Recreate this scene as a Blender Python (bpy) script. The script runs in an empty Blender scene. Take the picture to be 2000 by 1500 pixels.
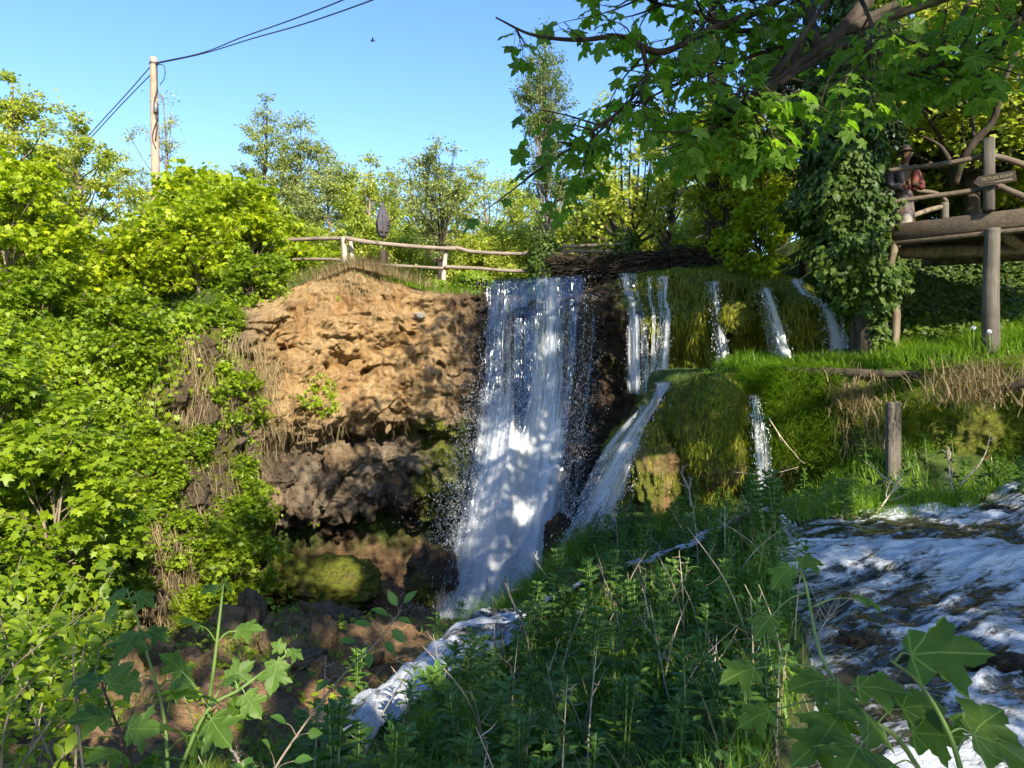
import bpy, math, random
import numpy as np
from mathutils import Vector

# ------------------------------------------------------------------ camera, sky, sun, exposure
scn = bpy.context.scene
COL = scn.collection
FPX = 1400.0                        # focal length in pixels of the 2000 px wide photograph
cam_d = bpy.data.cameras.new('camera')
cam_d.sensor_width = 36.0
cam_d.lens = 36.0 * FPX / 2000.0
cam_d.clip_start = 0.05
cam_d.clip_end = 3000.0
cam = bpy.data.objects.new('camera', cam_d)
cam.location = (0, 0, 0)
cam.rotation_euler = (math.radians(90), 0, 0)
COL.objects.link(cam)
scn.camera = cam

SUN_AZ, SUN_EL = 24.0, 31.0         # degrees to the right of straight behind the viewer; above the horizon
ce = math.cos(math.radians(SUN_EL))
S = np.array([math.sin(math.radians(SUN_AZ)) * ce, -math.cos(math.radians(SUN_AZ)) * ce, math.sin(math.radians(SUN_EL))])
world = bpy.data.worlds.new('World')
scn.world = world
world.use_nodes = True
wn = world.node_tree
sky = wn.nodes.new('ShaderNodeTexSky')
sky.sky_type = 'NISHITA'
sky.sun_disc = False
sky.sun_elevation = math.radians(SUN_EL)
sky.sun_rotation = math.atan2(S[0], S[1])
sky.altitude = 200
sky.air_density = 1.0
sky.dust_density = 0.3
sky.ozone_density = 1.0
bg = wn.nodes['Background']
hs = wn.nodes.new('ShaderNodeHueSaturation'); hs.inputs['Saturation'].default_value = 1.27; hs.inputs['Hue'].default_value = 0.512; hs.inputs['Value'].default_value = 0.96
wn.links.new(sky.outputs[0], hs.inputs['Color'])
wn.links.new(hs.outputs[0], bg.inputs[0])
bg.inputs[1].default_value = 0.115
sun_d = bpy.data.lights.new('sun', 'SUN')
sun_d.energy = 3.7
sun_d.angle = math.radians(0.5)
sun_d.color = (1.0, 0.90, 0.74)
sun = bpy.data.objects.new('sun', sun_d)
sun.rotation_euler = Vector(-S).to_track_quat('-Z', 'Y').to_euler()
sun.location = (30, -40, 40)
COL.objects.link(sun)
scn.view_settings.view_transform = 'Standard'
scn.view_settings.look = 'None'
scn.view_settings.gamma = 1.0
scn.view_settings.exposure = 1.72
scn.render.engine = 'CYCLES'
scn.cycles.max_bounces = 7
scn.cycles.diffuse_bounces = 4
scn.cycles.glossy_bounces = 2
scn.cycles.transmission_bounces = 4
scn.cycles.transparent_max_bounces = 24
scn.cycles.caustics_reflective = False
scn.cycles.caustics_refractive = False
scn.cycles.sample_clamp_indirect = 4.0
scn.cycles.use_denoising = True
try:
    scn.cycles.denoiser = 'OPENIMAGEDENOISE'
    scn.cycles.denoising_prefilter = 'ACCURATE'
except Exception:
    pass
scn.cycles.use_adaptive_sampling = True
scn.cycles.adaptive_threshold = 0.015

# ------------------------------------------------------------------ helpers
def P(px, py, d):
    """point at distance d in front of the viewer that the photograph shows at (px, py)"""
    return np.array([(px - 1000.0) / FPX * d, d, (750.0 - py) / FPX * d])

_rs = np.random.RandomState(7)
_perm = _rs.permutation(256)
_perm = np.concatenate([_perm, _perm, _perm])
_grad = _rs.normal(size=(256, 3)); _grad /= np.linalg.norm(_grad, axis=1)[:, None]
def noise3(p):
    p = np.asarray(p, float)
    i = np.floor(p).astype(int); f = p - i
    u = f * f * f * (f * (f * 6 - 15) + 10)
    i &= 255
    out = 0
    for dx in (0, 1):
        wx = u[..., 0] if dx else 1 - u[..., 0]
        for dy in (0, 1):
            wy = u[..., 1] if dy else 1 - u[..., 1]
            for dz in (0, 1):
                wz = u[..., 2] if dz else 1 - u[..., 2]
                h = _perm[_perm[_perm[(i[..., 0] + dx) & 255] + ((i[..., 1] + dy) & 255)] + ((i[..., 2] + dz) & 255)]
                g = _grad[h]
                out = out + wx * wy * wz * (g[..., 0] * (f[..., 0] - dx) + g[..., 1] * (f[..., 1] - dy) + g[..., 2] * (f[..., 2] - dz))
    return out * 1.5
def fbm(p, octaves=4, gain=0.5, lac=2.03):
    p = np.asarray(p, float); a = 1.0; s = 0
    for _ in range(octaves):
        s = s + a * noise3(p); p = p * lac + 17.3; a *= gain
    return s
def ridged(p, octaves=4, gain=0.5):
    p = np.asarray(p, float); a = 1.0; s = 0
    for _ in range(octaves):
        s = s + a * (1 - 2 * np.abs(noise3(p))); p = p * 2.07 + 9.1; a *= gain
    return s
def sstep(a, b, x):
    t = np.clip((x - a) / (b - a), 0, 1)
    return t * t * (3 - 2 * t)
def lerp(a, b, t): return a + (b - a) * t
def unit(v):
    v = np.asarray(v, float)
    return v / np.maximum(np.linalg.norm(v, axis=-1, keepdims=True), 1e-9)

class Geo:
    """collects verts, faces and per-vertex attributes; build() links them as ONE mesh object"""
    def __init__(self):
        self.v = []; self.f = []; self.n = 0; self.a = {}; self.uv = []
    def add(self, verts, faces, tint=0.5, uv=None, **attrs):
        verts = np.asarray(verts, float).reshape(-1, 3); m = len(verts)
        for f in (faces if isinstance(faces, list) else [faces]):
            f = np.asarray(f, int)
            if len(f): self.f.append(f + self.n)
        self.v.append(verts)
        attrs['tint'] = tint
        for k, x in attrs.items():
            self.a.setdefault(k, []).append((self.n, np.broadcast_to(np.asarray(x, float), (m,)).copy()))
        if uv is not None: self.uv.append((self.n, np.asarray(uv, float)))
        self.n += m
        return self
    def build(self, name, mat=None, parent=None, smooth=True, loc=None):
        V = np.concatenate(self.v) if self.v else np.zeros((0, 3))
        if loc is not None: V = V - np.asarray(loc)
        me = bpy.data.meshes.new(name)
        me.vertices.add(len(V)); me.vertices.foreach_set('co', V.astype(np.float32).ravel())
        li = np.concatenate([f.ravel() for f in self.f]).astype(np.int32)
        tot = np.concatenate([np.full(len(f), f.shape[1]) for f in self.f])
        start = np.concatenate([[0], np.cumsum(tot)[:-1]]).astype(np.int32)
        me.loops.add(len(li)); me.loops.foreach_set('vertex_index', li)
        me.polygons.add(len(tot)); me.polygons.foreach_set('loop_start', start)
        me.polygons.foreach_set('use_smooth', np.full(len(tot), smooth))
        me.update(calc_edges=True)
        for k, chunks in self.a.items():
            x = np.full(len(V), 0.5 if k == 'tint' else 0.0, np.float32)
            for s0, c in chunks: x[s0:s0 + len(c)] = c
            me.attributes.new(k, 'FLOAT', 'POINT').data.foreach_set('value', x)
        if self.uv:
            U = np.zeros((len(V), 2), np.float32)
            for s0, c in self.uv: U[s0:s0 + len(c)] = c
            me.uv_layers.new(name='UVMap').data.foreach_set('uv', U[li].ravel())
        if mat: me.materials.append(mat)
        o = bpy.data.objects.new(name, me); COL.objects.link(o)
        if parent is not None: o.parent = parent            # loc is the parent's own place
        elif loc is not None: o.location = tuple(loc)
        return o
def tag(o, label=None, cat=None, group=None, kind=None):
    if label: o['label'] = label
    if cat: o['category'] = cat
    if group: o['group'] = group
    if kind: o['kind'] = kind
    return o
def thing(name, label, cat, loc=(0, 0, 0), group=None, rz=0.0):
    o = bpy.data.objects.new(name, None); COL.objects.link(o)
    o.empty_display_size = 0.2
    o.location = tuple(float(c) for c in loc); o.rotation_euler = (0, 0, rz)
    return tag(o, label, cat, group)
def dup(root, loc, rz=0.0, sc=1.0, label=None, group=None):
    r = root.copy(); COL.objects.link(r)
    r.location = tuple(float(c) for c in loc); r.rotation_euler = (0, 0, rz)
    r.scale = (sc, sc, sc) if np.isscalar(sc) else tuple(sc)
    if label: r['label'] = label
    if group: r['group'] = group
    for ch in list(root.children):
        c = ch.copy(); COL.objects.link(c); c.parent = r
        for g in ch.children:
            k = g.copy(); COL.objects.link(k); k.parent = c
    return r

def smooth_path(pts, n):
    """Catmull-Rom through pts (m,k) -> (n,k)"""
    p = np.asarray(pts, float); m = len(p)
    if m == 2: return p[0] + (p[1] - p[0]) * np.linspace(0, 1, n)[:, None]
    q = np.vstack([2 * p[0] - p[1], p, 2 * p[-1] - p[-2]])
    t = np.linspace(0, m - 1, n); i = np.minimum(t.astype(int), m - 2); f = (t - i)[:, None]
    a, b, c, d = q[i], q[i + 1], q[i + 2], q[i + 3]
    return 0.5 * (2 * b + (c - a) * f + (2 * a - 5 * b + 4 * c - d) * f ** 2 + (3 * b - a - 3 * c + d) * f ** 3)
def tube(g, pts, rad, sides=6, tint=0.5, cap=True, **attrs):
    pts = np.asarray(pts, float); n = len(pts)
    rad = np.broadcast_to(np.asarray(rad, float), (n,))
    t = unit(np.gradient(pts, axis=0))
    ref = np.array([0.31, 0.17, 0.93]) if abs(t[0][2]) < 0.9 else np.array([0.9, 0.4, 0.1])
    b = unit(np.cross(t, ref)); nn = np.cross(b, t)
    an = np.linspace(0, 2 * math.pi, sides, endpoint=False)
    ring = pts[:, None, :] + rad[:, None, None] * (np.cos(an)[None, :, None] * b[:, None, :] + np.sin(an)[None, :, None] * nn[:, None, :])
    i = np.arange(n - 1)[:, None] * sides; j = np.arange(sides)[None, :]; j2 = (j + 1) % sides
    F = np.stack([i + j, i + j2, i + sides + j2, i + sides + j], -1).reshape(-1, 4)
    fs = [F]
    if cap and sides > 2:
        fs.append(np.array([list(range(sides))[::-1]])); fs.append(np.array([[(n - 1) * sides + k for k in range(sides)]]))
    L = np.concatenate([[0], np.cumsum(np.linalg.norm(np.diff(pts, axis=0), axis=1))])
    uv = np.stack([np.tile(np.arange(sides) / sides, n), np.repeat(L, sides)], 1)
    g.add(ring.reshape(-1, 3), fs, tint, uv=uv, **attrs)
def log_tube(g, pts, rad, sides=12, seed=0, rough=0.12, n=24, tint=0.5):
    """a knotty log: a tube whose outline is lumpy along its length"""
    p = smooth_path(pts, n); r0 = np.interp(np.linspace(0, 1, n), np.linspace(0, 1, len(np.atleast_1d(rad))) if np.ndim(rad) else [0, 1], rad if np.ndim(rad) else [rad, rad])
    m = g.n; tube(g, p, r0, sides, tint)
    V = g.v[-1].reshape(n, sides, 3); ctr = p[:, None, :]
    dv = V - ctr; k = 1 + rough * fbm(V * np.array([5, 5, 5]) + seed * 3.7, 3)[..., None] + 0.4 * rough * np.sin(np.arange(sides) * 2.4 + seed)[None, :, None]
    g.v[-1] = (ctr + dv * k).reshape(-1, 3)
def box(g, c, s, R=None, bevel=0.0, tint=0.5):
    c = np.asarray(c, float); h = np.asarray(s, float) / 2
    if bevel <= 0:
        V = np.array([[x, y, z] for x in (-1, 1) for y in (-1, 1) for z in (-1, 1)], float) * h
        F = np.array([[0, 1, 3, 2], [4, 6, 7, 5], [0, 4, 5, 1], [2, 3, 7, 6], [0, 2, 6, 4], [1, 5, 7, 3]])
        if R is not None: V = V @ np.asarray(R).T
        g.add(V + c, F, tint); return
    b = min(bevel, h.min() * 0.8)
    V = []; idx = {}
    for x in (-1, 1):
        for y in (-1, 1):
            for z in (-1, 1):
                for ax in range(3):
                    q = np.array([x, y, z]) * (h - b); q[ax] = (x, y, z)[ax] * h[ax]
                    idx[(x, y, z, ax)] = len(V); V.append(q)
    F4 = []; F3 = []
    for ax in range(3):
        o1, o2 = (ax + 1) % 3, (ax + 2) % 3
        for s1 in (-1, 1):
            k = []
            for a1, a2 in ((-1, -1), (1, -1), (1, 1), (-1, 1)):
                q = [0, 0, 0]; q[ax] = s1; q[o1] = a1; q[o2] = a2; k.append(idx[(*q, ax)])
            F4.append(k if s1 > 0 else k[::-1])
        for a1 in (-1, 1):
            for a2 in (-1, 1):
                q = [0, 0, 0]; q[o1] = a1; q[o2] = a2
                lo = list(q); lo[ax] = -1; hi = list(q); hi[ax] = 1
                k = [idx[(*lo, o1)], idx[(*hi, o1)], idx[(*hi, o2)], idx[(*lo, o2)]]
                F4.append(k if a1 * a2 < 0 else k[::-1])
    for x in (-1, 1):
        for y in (-1, 1):
            for z in (-1, 1):
                k = [idx[(x, y, z, a)] for a in range(3)]
                F3.append(k if x * y * z > 0 else k[::-1])
    V = np.array(V)
    if R is not None: V = V @ np.asarray(R).T
    g.add(V + c, [np.array(F4), np.array(F3)], tint)
def rotz(a):
    c, s = math.cos(a), math.sin(a); return np.array([[c, -s, 0], [s, c, 0], [0, 0, 1.0]])

# leaf templates: (verts, list of face arrays), length 1 along +Y, lying in XY
def fan(outline, ctr):
    o = np.asarray(outline, float); k = len(o)
    V = np.vstack([o, ctr]); F = np.array([[i, (i + 1) % k, k] for i in range(k)])
    return V, [F]
def mirror(right):
    r = [tuple(q) for q in right]
    return r + [(-x, y, z) for x, y, z in r[::-1] if abs(x) > 1e-6]
L_DIAMOND = (np.array([[0, 0, 0], [.33, .45, .07], [0, 1, -.06], [-.33, .45, .07]]), [np.array([[0, 1, 2], [0, 2, 3]])])
_ov = [(0, 0, 0), (.17, .2, .05), (.25, .45, .06), (.18, .72, .02), (0, 1, -.1), (-.18, .72, .02), (-.25, .45, .06), (-.17, .2, .05)]
L_OVAL = fan(_ov, (0, .5, -.03))
_la = [(0, 0, 0), (.12, .2, .05), (.17, .42, .06), (.11, .72, 0), (0, 1, -.16), (-.11, .72, 0), (-.17, .42, .06), (-.12, .2, .05)]
L_LANCE = fan(_la, (0, .5, -.03))
L_MAPLE = fan(mirror([(0, 0, 0), (.2, -.05, .0), (.42, .1, -.04), (.28, .26, .04), (.56, .52, -.07), (.22, .56, .03), (0, 1, -.14)]), (0, .36, .03))
L_MAPLE_HI = fan(mirror([(0, 0, .02), (.1, -.07, .0), (.24, -.09, -.02), (.3, -.01, -.03), (.43, .04, -.06), (.4, .13, -.03), (.33, .22, .03), (.29, .28, .05), (.38, .31, .02), (.42, .41, -.02), (.53, .44, -.06), (.62, .56, -.12), (.48, .58, -.06), (.42, .66, -.05), (.3, .62, .01), (.21, .6, .04), (.24, .72, 0), (.19, .79, -.04), (.15, .88, -.08), (.07, .92, -.11), (0, 1.04, -.17)]), (0, .34, .03))
L_IVY = fan(mirror([(0, .06, 0), (.22, -.04, 0), (.44, .14, -.03), (.3, .36, .03), (.34, .52, 0), (.14, .66, .02), (0, 1, -.1)]), (0, .34, .05))
L_BLADE = (np.array([[-.5, 0, 0], [.5, 0, 0], [-.42, .36, .05], [.42, .36, .05], [-.28, .72, -.04], [.28, .72, -.04], [0, 1, -.2]]) * np.array([.05, 1, 1]), [np.array([[0, 1, 3, 2], [2, 3, 5, 4]]), np.array([[4, 5, 6]])])

def leaves(g, tmpl, pos, tip, nrm, size, tint, bend=None):
    """n leaves at pos, pointing along tip with face towards nrm"""
    V, F = tmpl; pos = np.asarray(pos, float).reshape(-1, 3); n = len(pos)
    if n == 0: return
    t = unit(tip); s = unit(np.cross(t, nrm)); nn = np.cross(s, t)
    size = np.broadcast_to(np.asarray(size, float), (n,))
    W = V[None, :, :] * size[:, None, None]
    out = pos[:, None, :] + W[..., 0:1] * s[:, None, :] + W[..., 1:2] * t[:, None, :] + W[..., 2:3] * nn[:, None, :]
    k = len(V)
    fs = [(f[None] + (np.arange(n) * k)[:, None, None]).reshape(-1, f.shape[1]) for f in F]
    g.add(out.reshape(-1, 3), fs, np.repeat(np.broadcast_to(tint, (n,)), k), uv=np.tile(V[:, :2], (n, 1)))
def blades(g, pos, h, w, lean, rs, tint=None, dirs=None, droop=0.5):
    """curved grass blades: 4 rows tapering to a point; lean = how far the tip swings out"""
    pos = np.asarray(pos, float); n = len(pos)
    h = np.broadcast_to(h, (n,)); w = np.broadcast_to(w, (n,)); lean = np.broadcast_to(lean, (n,))
    a = rs.uniform(0, 2 * math.pi, n)
    d = np.stack([np.cos(a), np.sin(a), 0 * a], 1) if dirs is None else unit(dirs)
    sd = unit(np.cross(d, [0, 0, 1.0]))
    rows = []
    for t in (0, .35, .7, 1.0):
        c = pos + d * (lean * h * t ** 1.6)[:, None] + np.array([0, 0, 1.0]) * (h * (t - droop * np.minimum(lean, 1.6) * t * t * 0.5))[:, None]
        ww = (w * (1 - t ** 1.5) * .5)[:, None]
        rows.append(c - sd * ww); 
        if t < 1: rows.append(c + sd * ww)
    V = np.stack(rows, 1)
    F4 = np.array([[0, 1, 3, 2], [2, 3, 5, 4]]); F3 = np.array([[4, 5, 6]])
    k = 7; o = (np.arange(n) * k)[:, None, None]
    tint = rs.uniform(0, 1, n) if tint is None else np.broadcast_to(tint, (n,))
    g.add(V.reshape(-1, 3), [(F4[None] + o).reshape(-1, 4), (F3[None] + o).reshape(-1, 3)], np.repeat(tint, k))

# ------------------------------------------------------------------ materials
class NT:
    def __init__(self, name):
        self.m = bpy.data.materials.new(name); self.m.use_nodes = True
        self.t = self.m.node_tree; self.t.nodes.clear()
        self.out = self.t.nodes.new('ShaderNodeOutputMaterial')
    def n(self, kind, **kw):
        x = self.t.nodes.new('ShaderNode' + kind)
        ins = kw.pop('ins', {})
        for k, v in kw.items(): setattr(x, k, v)
        for k, v in ins.items():
            if isinstance(v, bpy.types.NodeSocket): self.t.links.new(v, x.inputs[k])
            else: x.inputs[k].default_value = v
        return x
    def noise(self, vec, scale, detail=4, rough=0.55, dist=0.0):
        return self.n('TexNoise', ins={'Vector': vec, 'Scale': scale, 'Detail': detail, 'Roughness': rough, 'Distortion': dist}).outputs[0]
    def ramp(self, fac, stops):
        r = self.n('ValToRGB', ins={0: fac}); e = r.color_ramp.elements
        while len(e) < len(stops): e.new(0.5)
        for q, (p, c) in zip(e, stops):
            q.position = p; q.color = (*c, 1) if np.ndim(c) else (c, c, c, 1)
        return r.outputs[0]
    def mix(self, f, a, b, mode='MIX'):
        x = self.n('Mix', data_type='RGBA', blend_type=mode)
        for s, v in ((x.inputs[0], f), (x.inputs[6], a), (x.inputs[7], b)):
            if isinstance(v, bpy.types.NodeSocket): self.t.links.new(v, s)
            elif s.type == 'RGBA': s.default_value = (*v, 1) if len(v) == 3 else v
            else: s.default_value = v
        return x.outputs[2]
    def math(self, op, a, b=0.0, c=0.0, clamp=False):
        x = self.n('Math', operation=op, use_clamp=clamp)
        for i, v in enumerate((a, b, c)):
            if isinstance(v, bpy.types.NodeSocket): self.t.links.new(v, x.inputs[i])
            else: x.inputs[i].default_value = v
        return x.outputs[0]
    def attr(self, name): return self.n('Attribute', attribute_name=name).outputs['Fac']
    def pos(self): return self.n('NewGeometry').outputs['Position']
    def obj(self): return self.n('TexCoord').outputs['Object']
    def uv(self): return self.n('TexCoord').outputs['UV']
    def scale(self, vec, s):
        return self.n('Mapping', ins={'Vector': vec, 'Scale': s}).outputs[0]
    def bump(self, h, strength=0.5, dist=0.05):
        return self.n('Bump', ins={'Height': h, 'Strength': strength, 'Distance': dist}).outputs[0]
    def done(self, sh):
        self.t.links.new(sh, self.out.inputs[0]); return self.m

def leaf_mat(name, a, b, transl=0.45, rough=0.45, spec=0.35, gain=1.5, patch=1.0):
    """leaf: diffuse top, light shining through, thin waxy gloss; tint picks between two greens"""
    t = NT(name)
    tint = t.attr('tint')
    big = t.noise(t.pos(), 0.35 * patch, 2)
    f = t.math('ADD', t.math('MULTIPLY', tint, 0.75), t.math('MULTIPLY', t.math('SUBTRACT', big, 0.45), 0.9), clamp=True)
    c = t.mix(f, a, b)
    c2 = t.mix(1.0, c, (gain, gain * 1.05, gain * 0.55), 'MULTIPLY')
    pb = t.n('BsdfPrincipled', ins={'Base Color': c, 'Roughness': rough, 'Specular IOR Level': spec})
    tr = t.n('BsdfTranslucent', ins={'Color': c2})
    return t.done(t.n('MixShader', ins={0: transl, 1: pb.outputs[0], 2: tr.outputs[0]}).outputs[0])
def bark_mat(name, a, b, moss=0.0, sc=1.0, mosscol=(.05, .08, .012)):
    t = NT(name); p = t.obj()
    n1 = t.noise(t.scale(p, (9 * sc, 9 * sc, 2.0 * sc)), 1.0, 6, .65)
    n2 = t.noise(p, 2.3 * sc, 3)
    c = t.mix(t.ramp(n1, [(.35, 0.), (.65, 1.)]), a, b)
    if moss: c = t.mix(t.ramp(n2, [(.62 - moss * .4, 0.), (.75 - moss * .3, .85)]), c, mosscol)
    pb = t.n('BsdfPrincipled', ins={'Base Color': c, 'Roughness': .85, 'Specular IOR Level': .2, 'Normal': t.bump(n1, .7, .03)})
    return t.done(pb.outputs[0])
def wood_mat(name, a, b, axis=0, sc=1.0, rough=.75):
    """weathered timber: long grain streaks along one axis, cracks"""
    t = NT(name); p = t.obj()
    s = [28 * sc, 28 * sc, 28 * sc]; s[axis] = 1.3 * sc
    n1 = t.noise(t.scale(p, tuple(s)), 1.0, 5, .7, .3)
    n2 = t.noise(p, 1.7 * sc, 4)
    c = t.mix(t.ramp(n1, [(.3, 0.), (.7, 1.)]), a, b)
    c = t.mix(t.ramp(n2, [(.4, 0.), (.75, .6)]), c, tuple(x * .55 for x in a))
    pb = t.n('BsdfPrincipled', ins={'Base Color': c, 'Roughness': rough, 'Specular IOR Level': .25, 'Normal': t.bump(n1, .6, .015)})
    return t.done(pb.outputs[0])
def plain_mat(name, c, rough=.6, metal=0.0, var=.25):
    t = NT(name); n = t.noise(t.obj(), 14, 4)
    col = t.mix(t.ramp(n, [(.3, 0.), (.7, 1.)]), c, tuple(x * (1 - var) for x in c))
    pb = t.n('BsdfPrincipled', ins={'Base Color': col, 'Roughness': rough, 'Metallic': metal, 'Normal': t.bump(n, .25, .01)})
    return t.done(pb.outputs[0])
M = {}
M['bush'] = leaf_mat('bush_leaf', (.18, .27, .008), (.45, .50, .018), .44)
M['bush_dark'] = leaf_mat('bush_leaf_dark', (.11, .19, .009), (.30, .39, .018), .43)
M['tree_a'] = leaf_mat('spring_leaf', (.22, .29, .03), (.46, .48, .08), .42)
M['tree_b'] = leaf_mat('grey_green_leaf', (.21, .26, .08), (.40, .43, .15), .4)
M['poplar'] = leaf_mat('poplar_leaf', (.09, .15, .035), (.20, .27, .07), .35)
M['willow'] = leaf_mat('willow_leaf', (.16, .24, .02), (.34, .38, .04), .45)
M['ivy'] = leaf_mat('ivy_leaf', (.026, .055, .008), (.115, .18, .024), .25, .5, .25)
M['maple'] = leaf_mat('maple_leaf', (.06, .15, .012), (.15, .27, .018), .5, .4, .4, 1.7)
def near_leaf_mat(name, a, b, transl, gain):
    """broad leaf seen from close by: pale veins running to the lobes, blotchy blade, thin gloss"""
    t = NT(name); tint = t.attr('tint'); uv = t.n('SeparateXYZ', ins={0: t.uv()}); ax = t.math('ABSOLUTE', uv.outputs[0]); y = uv.outputs[1]
    d1 = ax
    d2 = t.math('ABSOLUTE', t.math('SUBTRACT', t.math('MULTIPLY', ax, .67), t.math('MULTIPLY', y, .742)))
    d3 = t.math('ABSOLUTE', t.math('SUBTRACT', t.math('MULTIPLY', ax, .09), t.math('MULTIPLY', y, .996)))
    dm = t.math('MINIMUM', d1, t.math('MINIMUM', d2, d3))
    side = t.math('ABSOLUTE', t.math('SINE', t.math('MULTIPLY', t.math('SUBTRACT', y, t.math('MULTIPLY', ax, .9)), 34.0)))
    vein = t.math('MAXIMUM', t.ramp(dm, [(.006, 1.), (.02, 0.)]), t.math('MULTIPLY', t.ramp(side, [(.0, 1.), (.16, 0.)]), .35))
    bl = t.noise(t.pos(), 26, 3)
    c = t.mix(t.math('ADD', t.math('MULTIPLY', tint, .7), t.math('MULTIPLY', t.math('SUBTRACT', bl, .45), .8), clamp=True), a, b)
    c = t.mix(t.math('MULTIPLY', vein, .55), c, tuple(min(1, x * 1.5 + .05) for x in b))
    c2 = t.mix(1.0, c, (gain, gain * 1.05, gain * .5), 'MULTIPLY')
    pb = t.n('BsdfPrincipled', ins={'Base Color': c, 'Roughness': .48, 'Specular IOR Level': .35, 'Normal': t.bump(t.math('SUBTRACT', bl, t.math('MULTIPLY', vein, .7)), .35, .012)})
    return t.done(t.n('MixShader', ins={0: transl, 1: pb.outputs[0], 2: t.n('BsdfTranslucent', ins={'Color': c2}).outputs[0]}).outputs[0])
M['maple_near'] = near_leaf_mat('maple_leaf_near', (.055, .13, .010), (.14, .24, .018), .6, 2.0)
M['sprig_leaf'] = near_leaf_mat('sprig_leaf', (.045, .105, .014), (.12, .205, .024), .45, 1.6)
M['herb'] = leaf_mat('herb_leaf', (.05, .125, .022), (.15, .26, .04), .35)
M['grass'] = leaf_mat('grass_blade', (.08, .18, .012), (.25, .37, .03), .42)
M['straw'] = leaf_mat('straw_blade', (.20, .15, .075), (.42, .33, .18), .3, .6, .2, 1.0)
M['conifer'] = leaf_mat('conifer_needle', (.012, .032, .012), (.035, .065, .02), .15)
M['bark'] = bark_mat('bark', (.09, .07, .05), (.26, .21, .15), .12)
M['bark_dark'] = bark_mat('bark_dark', (.024, .018, .013), (.075, .057, .042), .1)
M['twig'] = bark_mat('dry_twig', (.26, .2, .14), (.5, .42, .33), 0)
M['greenstem'] = plain_mat('green_stem', (.14, .22, .05), .5)
M['rail'] = wood_mat('weathered_rail', (.15, .11, .08), (.34, .28, .22), 0)
M['post'] = wood_mat('weathered_post', (.26, .21, .16), (.55, .48, .40), 2)
M['deckwood'] = wood_mat('deck_timber', (.065, .048, .033), (.17, .13, .09), 0)
M['polewood'] = wood_mat('pole_timber', (.27, .18, .115), (.48, .36, .26), 2)
M['deckpost'] = wood_mat('deck_post', (.06, .052, .042), (.15, .132, .105), 2)

# ------------------------------------------------------------------ ground, cliff and rock materials
def tab(x, pts):
    xs, ys = zip(*pts); return np.interp(x, xs, ys)
def rim_y(x):
    return tab(x, [(-60, 30), (-14, 24), (-9, 19.5), (-7.4, 18.6), (-6.6, 18.9), (-5, 20.3), (-3, 21.1), (-0.9, 21.3), (0.5, 20.9), (2, 19.9), (3.75, 18.3), (6, 16.9), (7, 16.1), (8, 15.4), (11, 14.5), (60, 14)])
def ledge_y(x):
    return tab(x, [(2.4, 14.6), (2.8, 13.9), (3.5, 13.4), (4.4, 13.2), (5.2, 12.9), (6, 12.2), (7, 11.6), (8, 11.2), (10, 10.8), (60, 10)])
def bank_x(y):
    return tab(y, [(-10, -3.0), (0, -1.7), (4, -1.5), (6, -1.55), (8, -1.0), (10, -0.15), (12, 0.75), (14, 1.6), (16, 3)])
def river_x(y):
    return tab(y, [(-3, -.4), (2.2, .5), (3, 1.0), (4.2, 1.75), (5, 2.1), (6, 2.4), (7.6, 2.85), (8.6, 3.25), (9.0, 4.3), (9.5, 5.0), (9.8, 7.0), (10, 20)])
def river_z(x, y):
    return -1.98 + 0.028 * (y - 3.5) + 0.03 * (x - 3.0)
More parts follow.
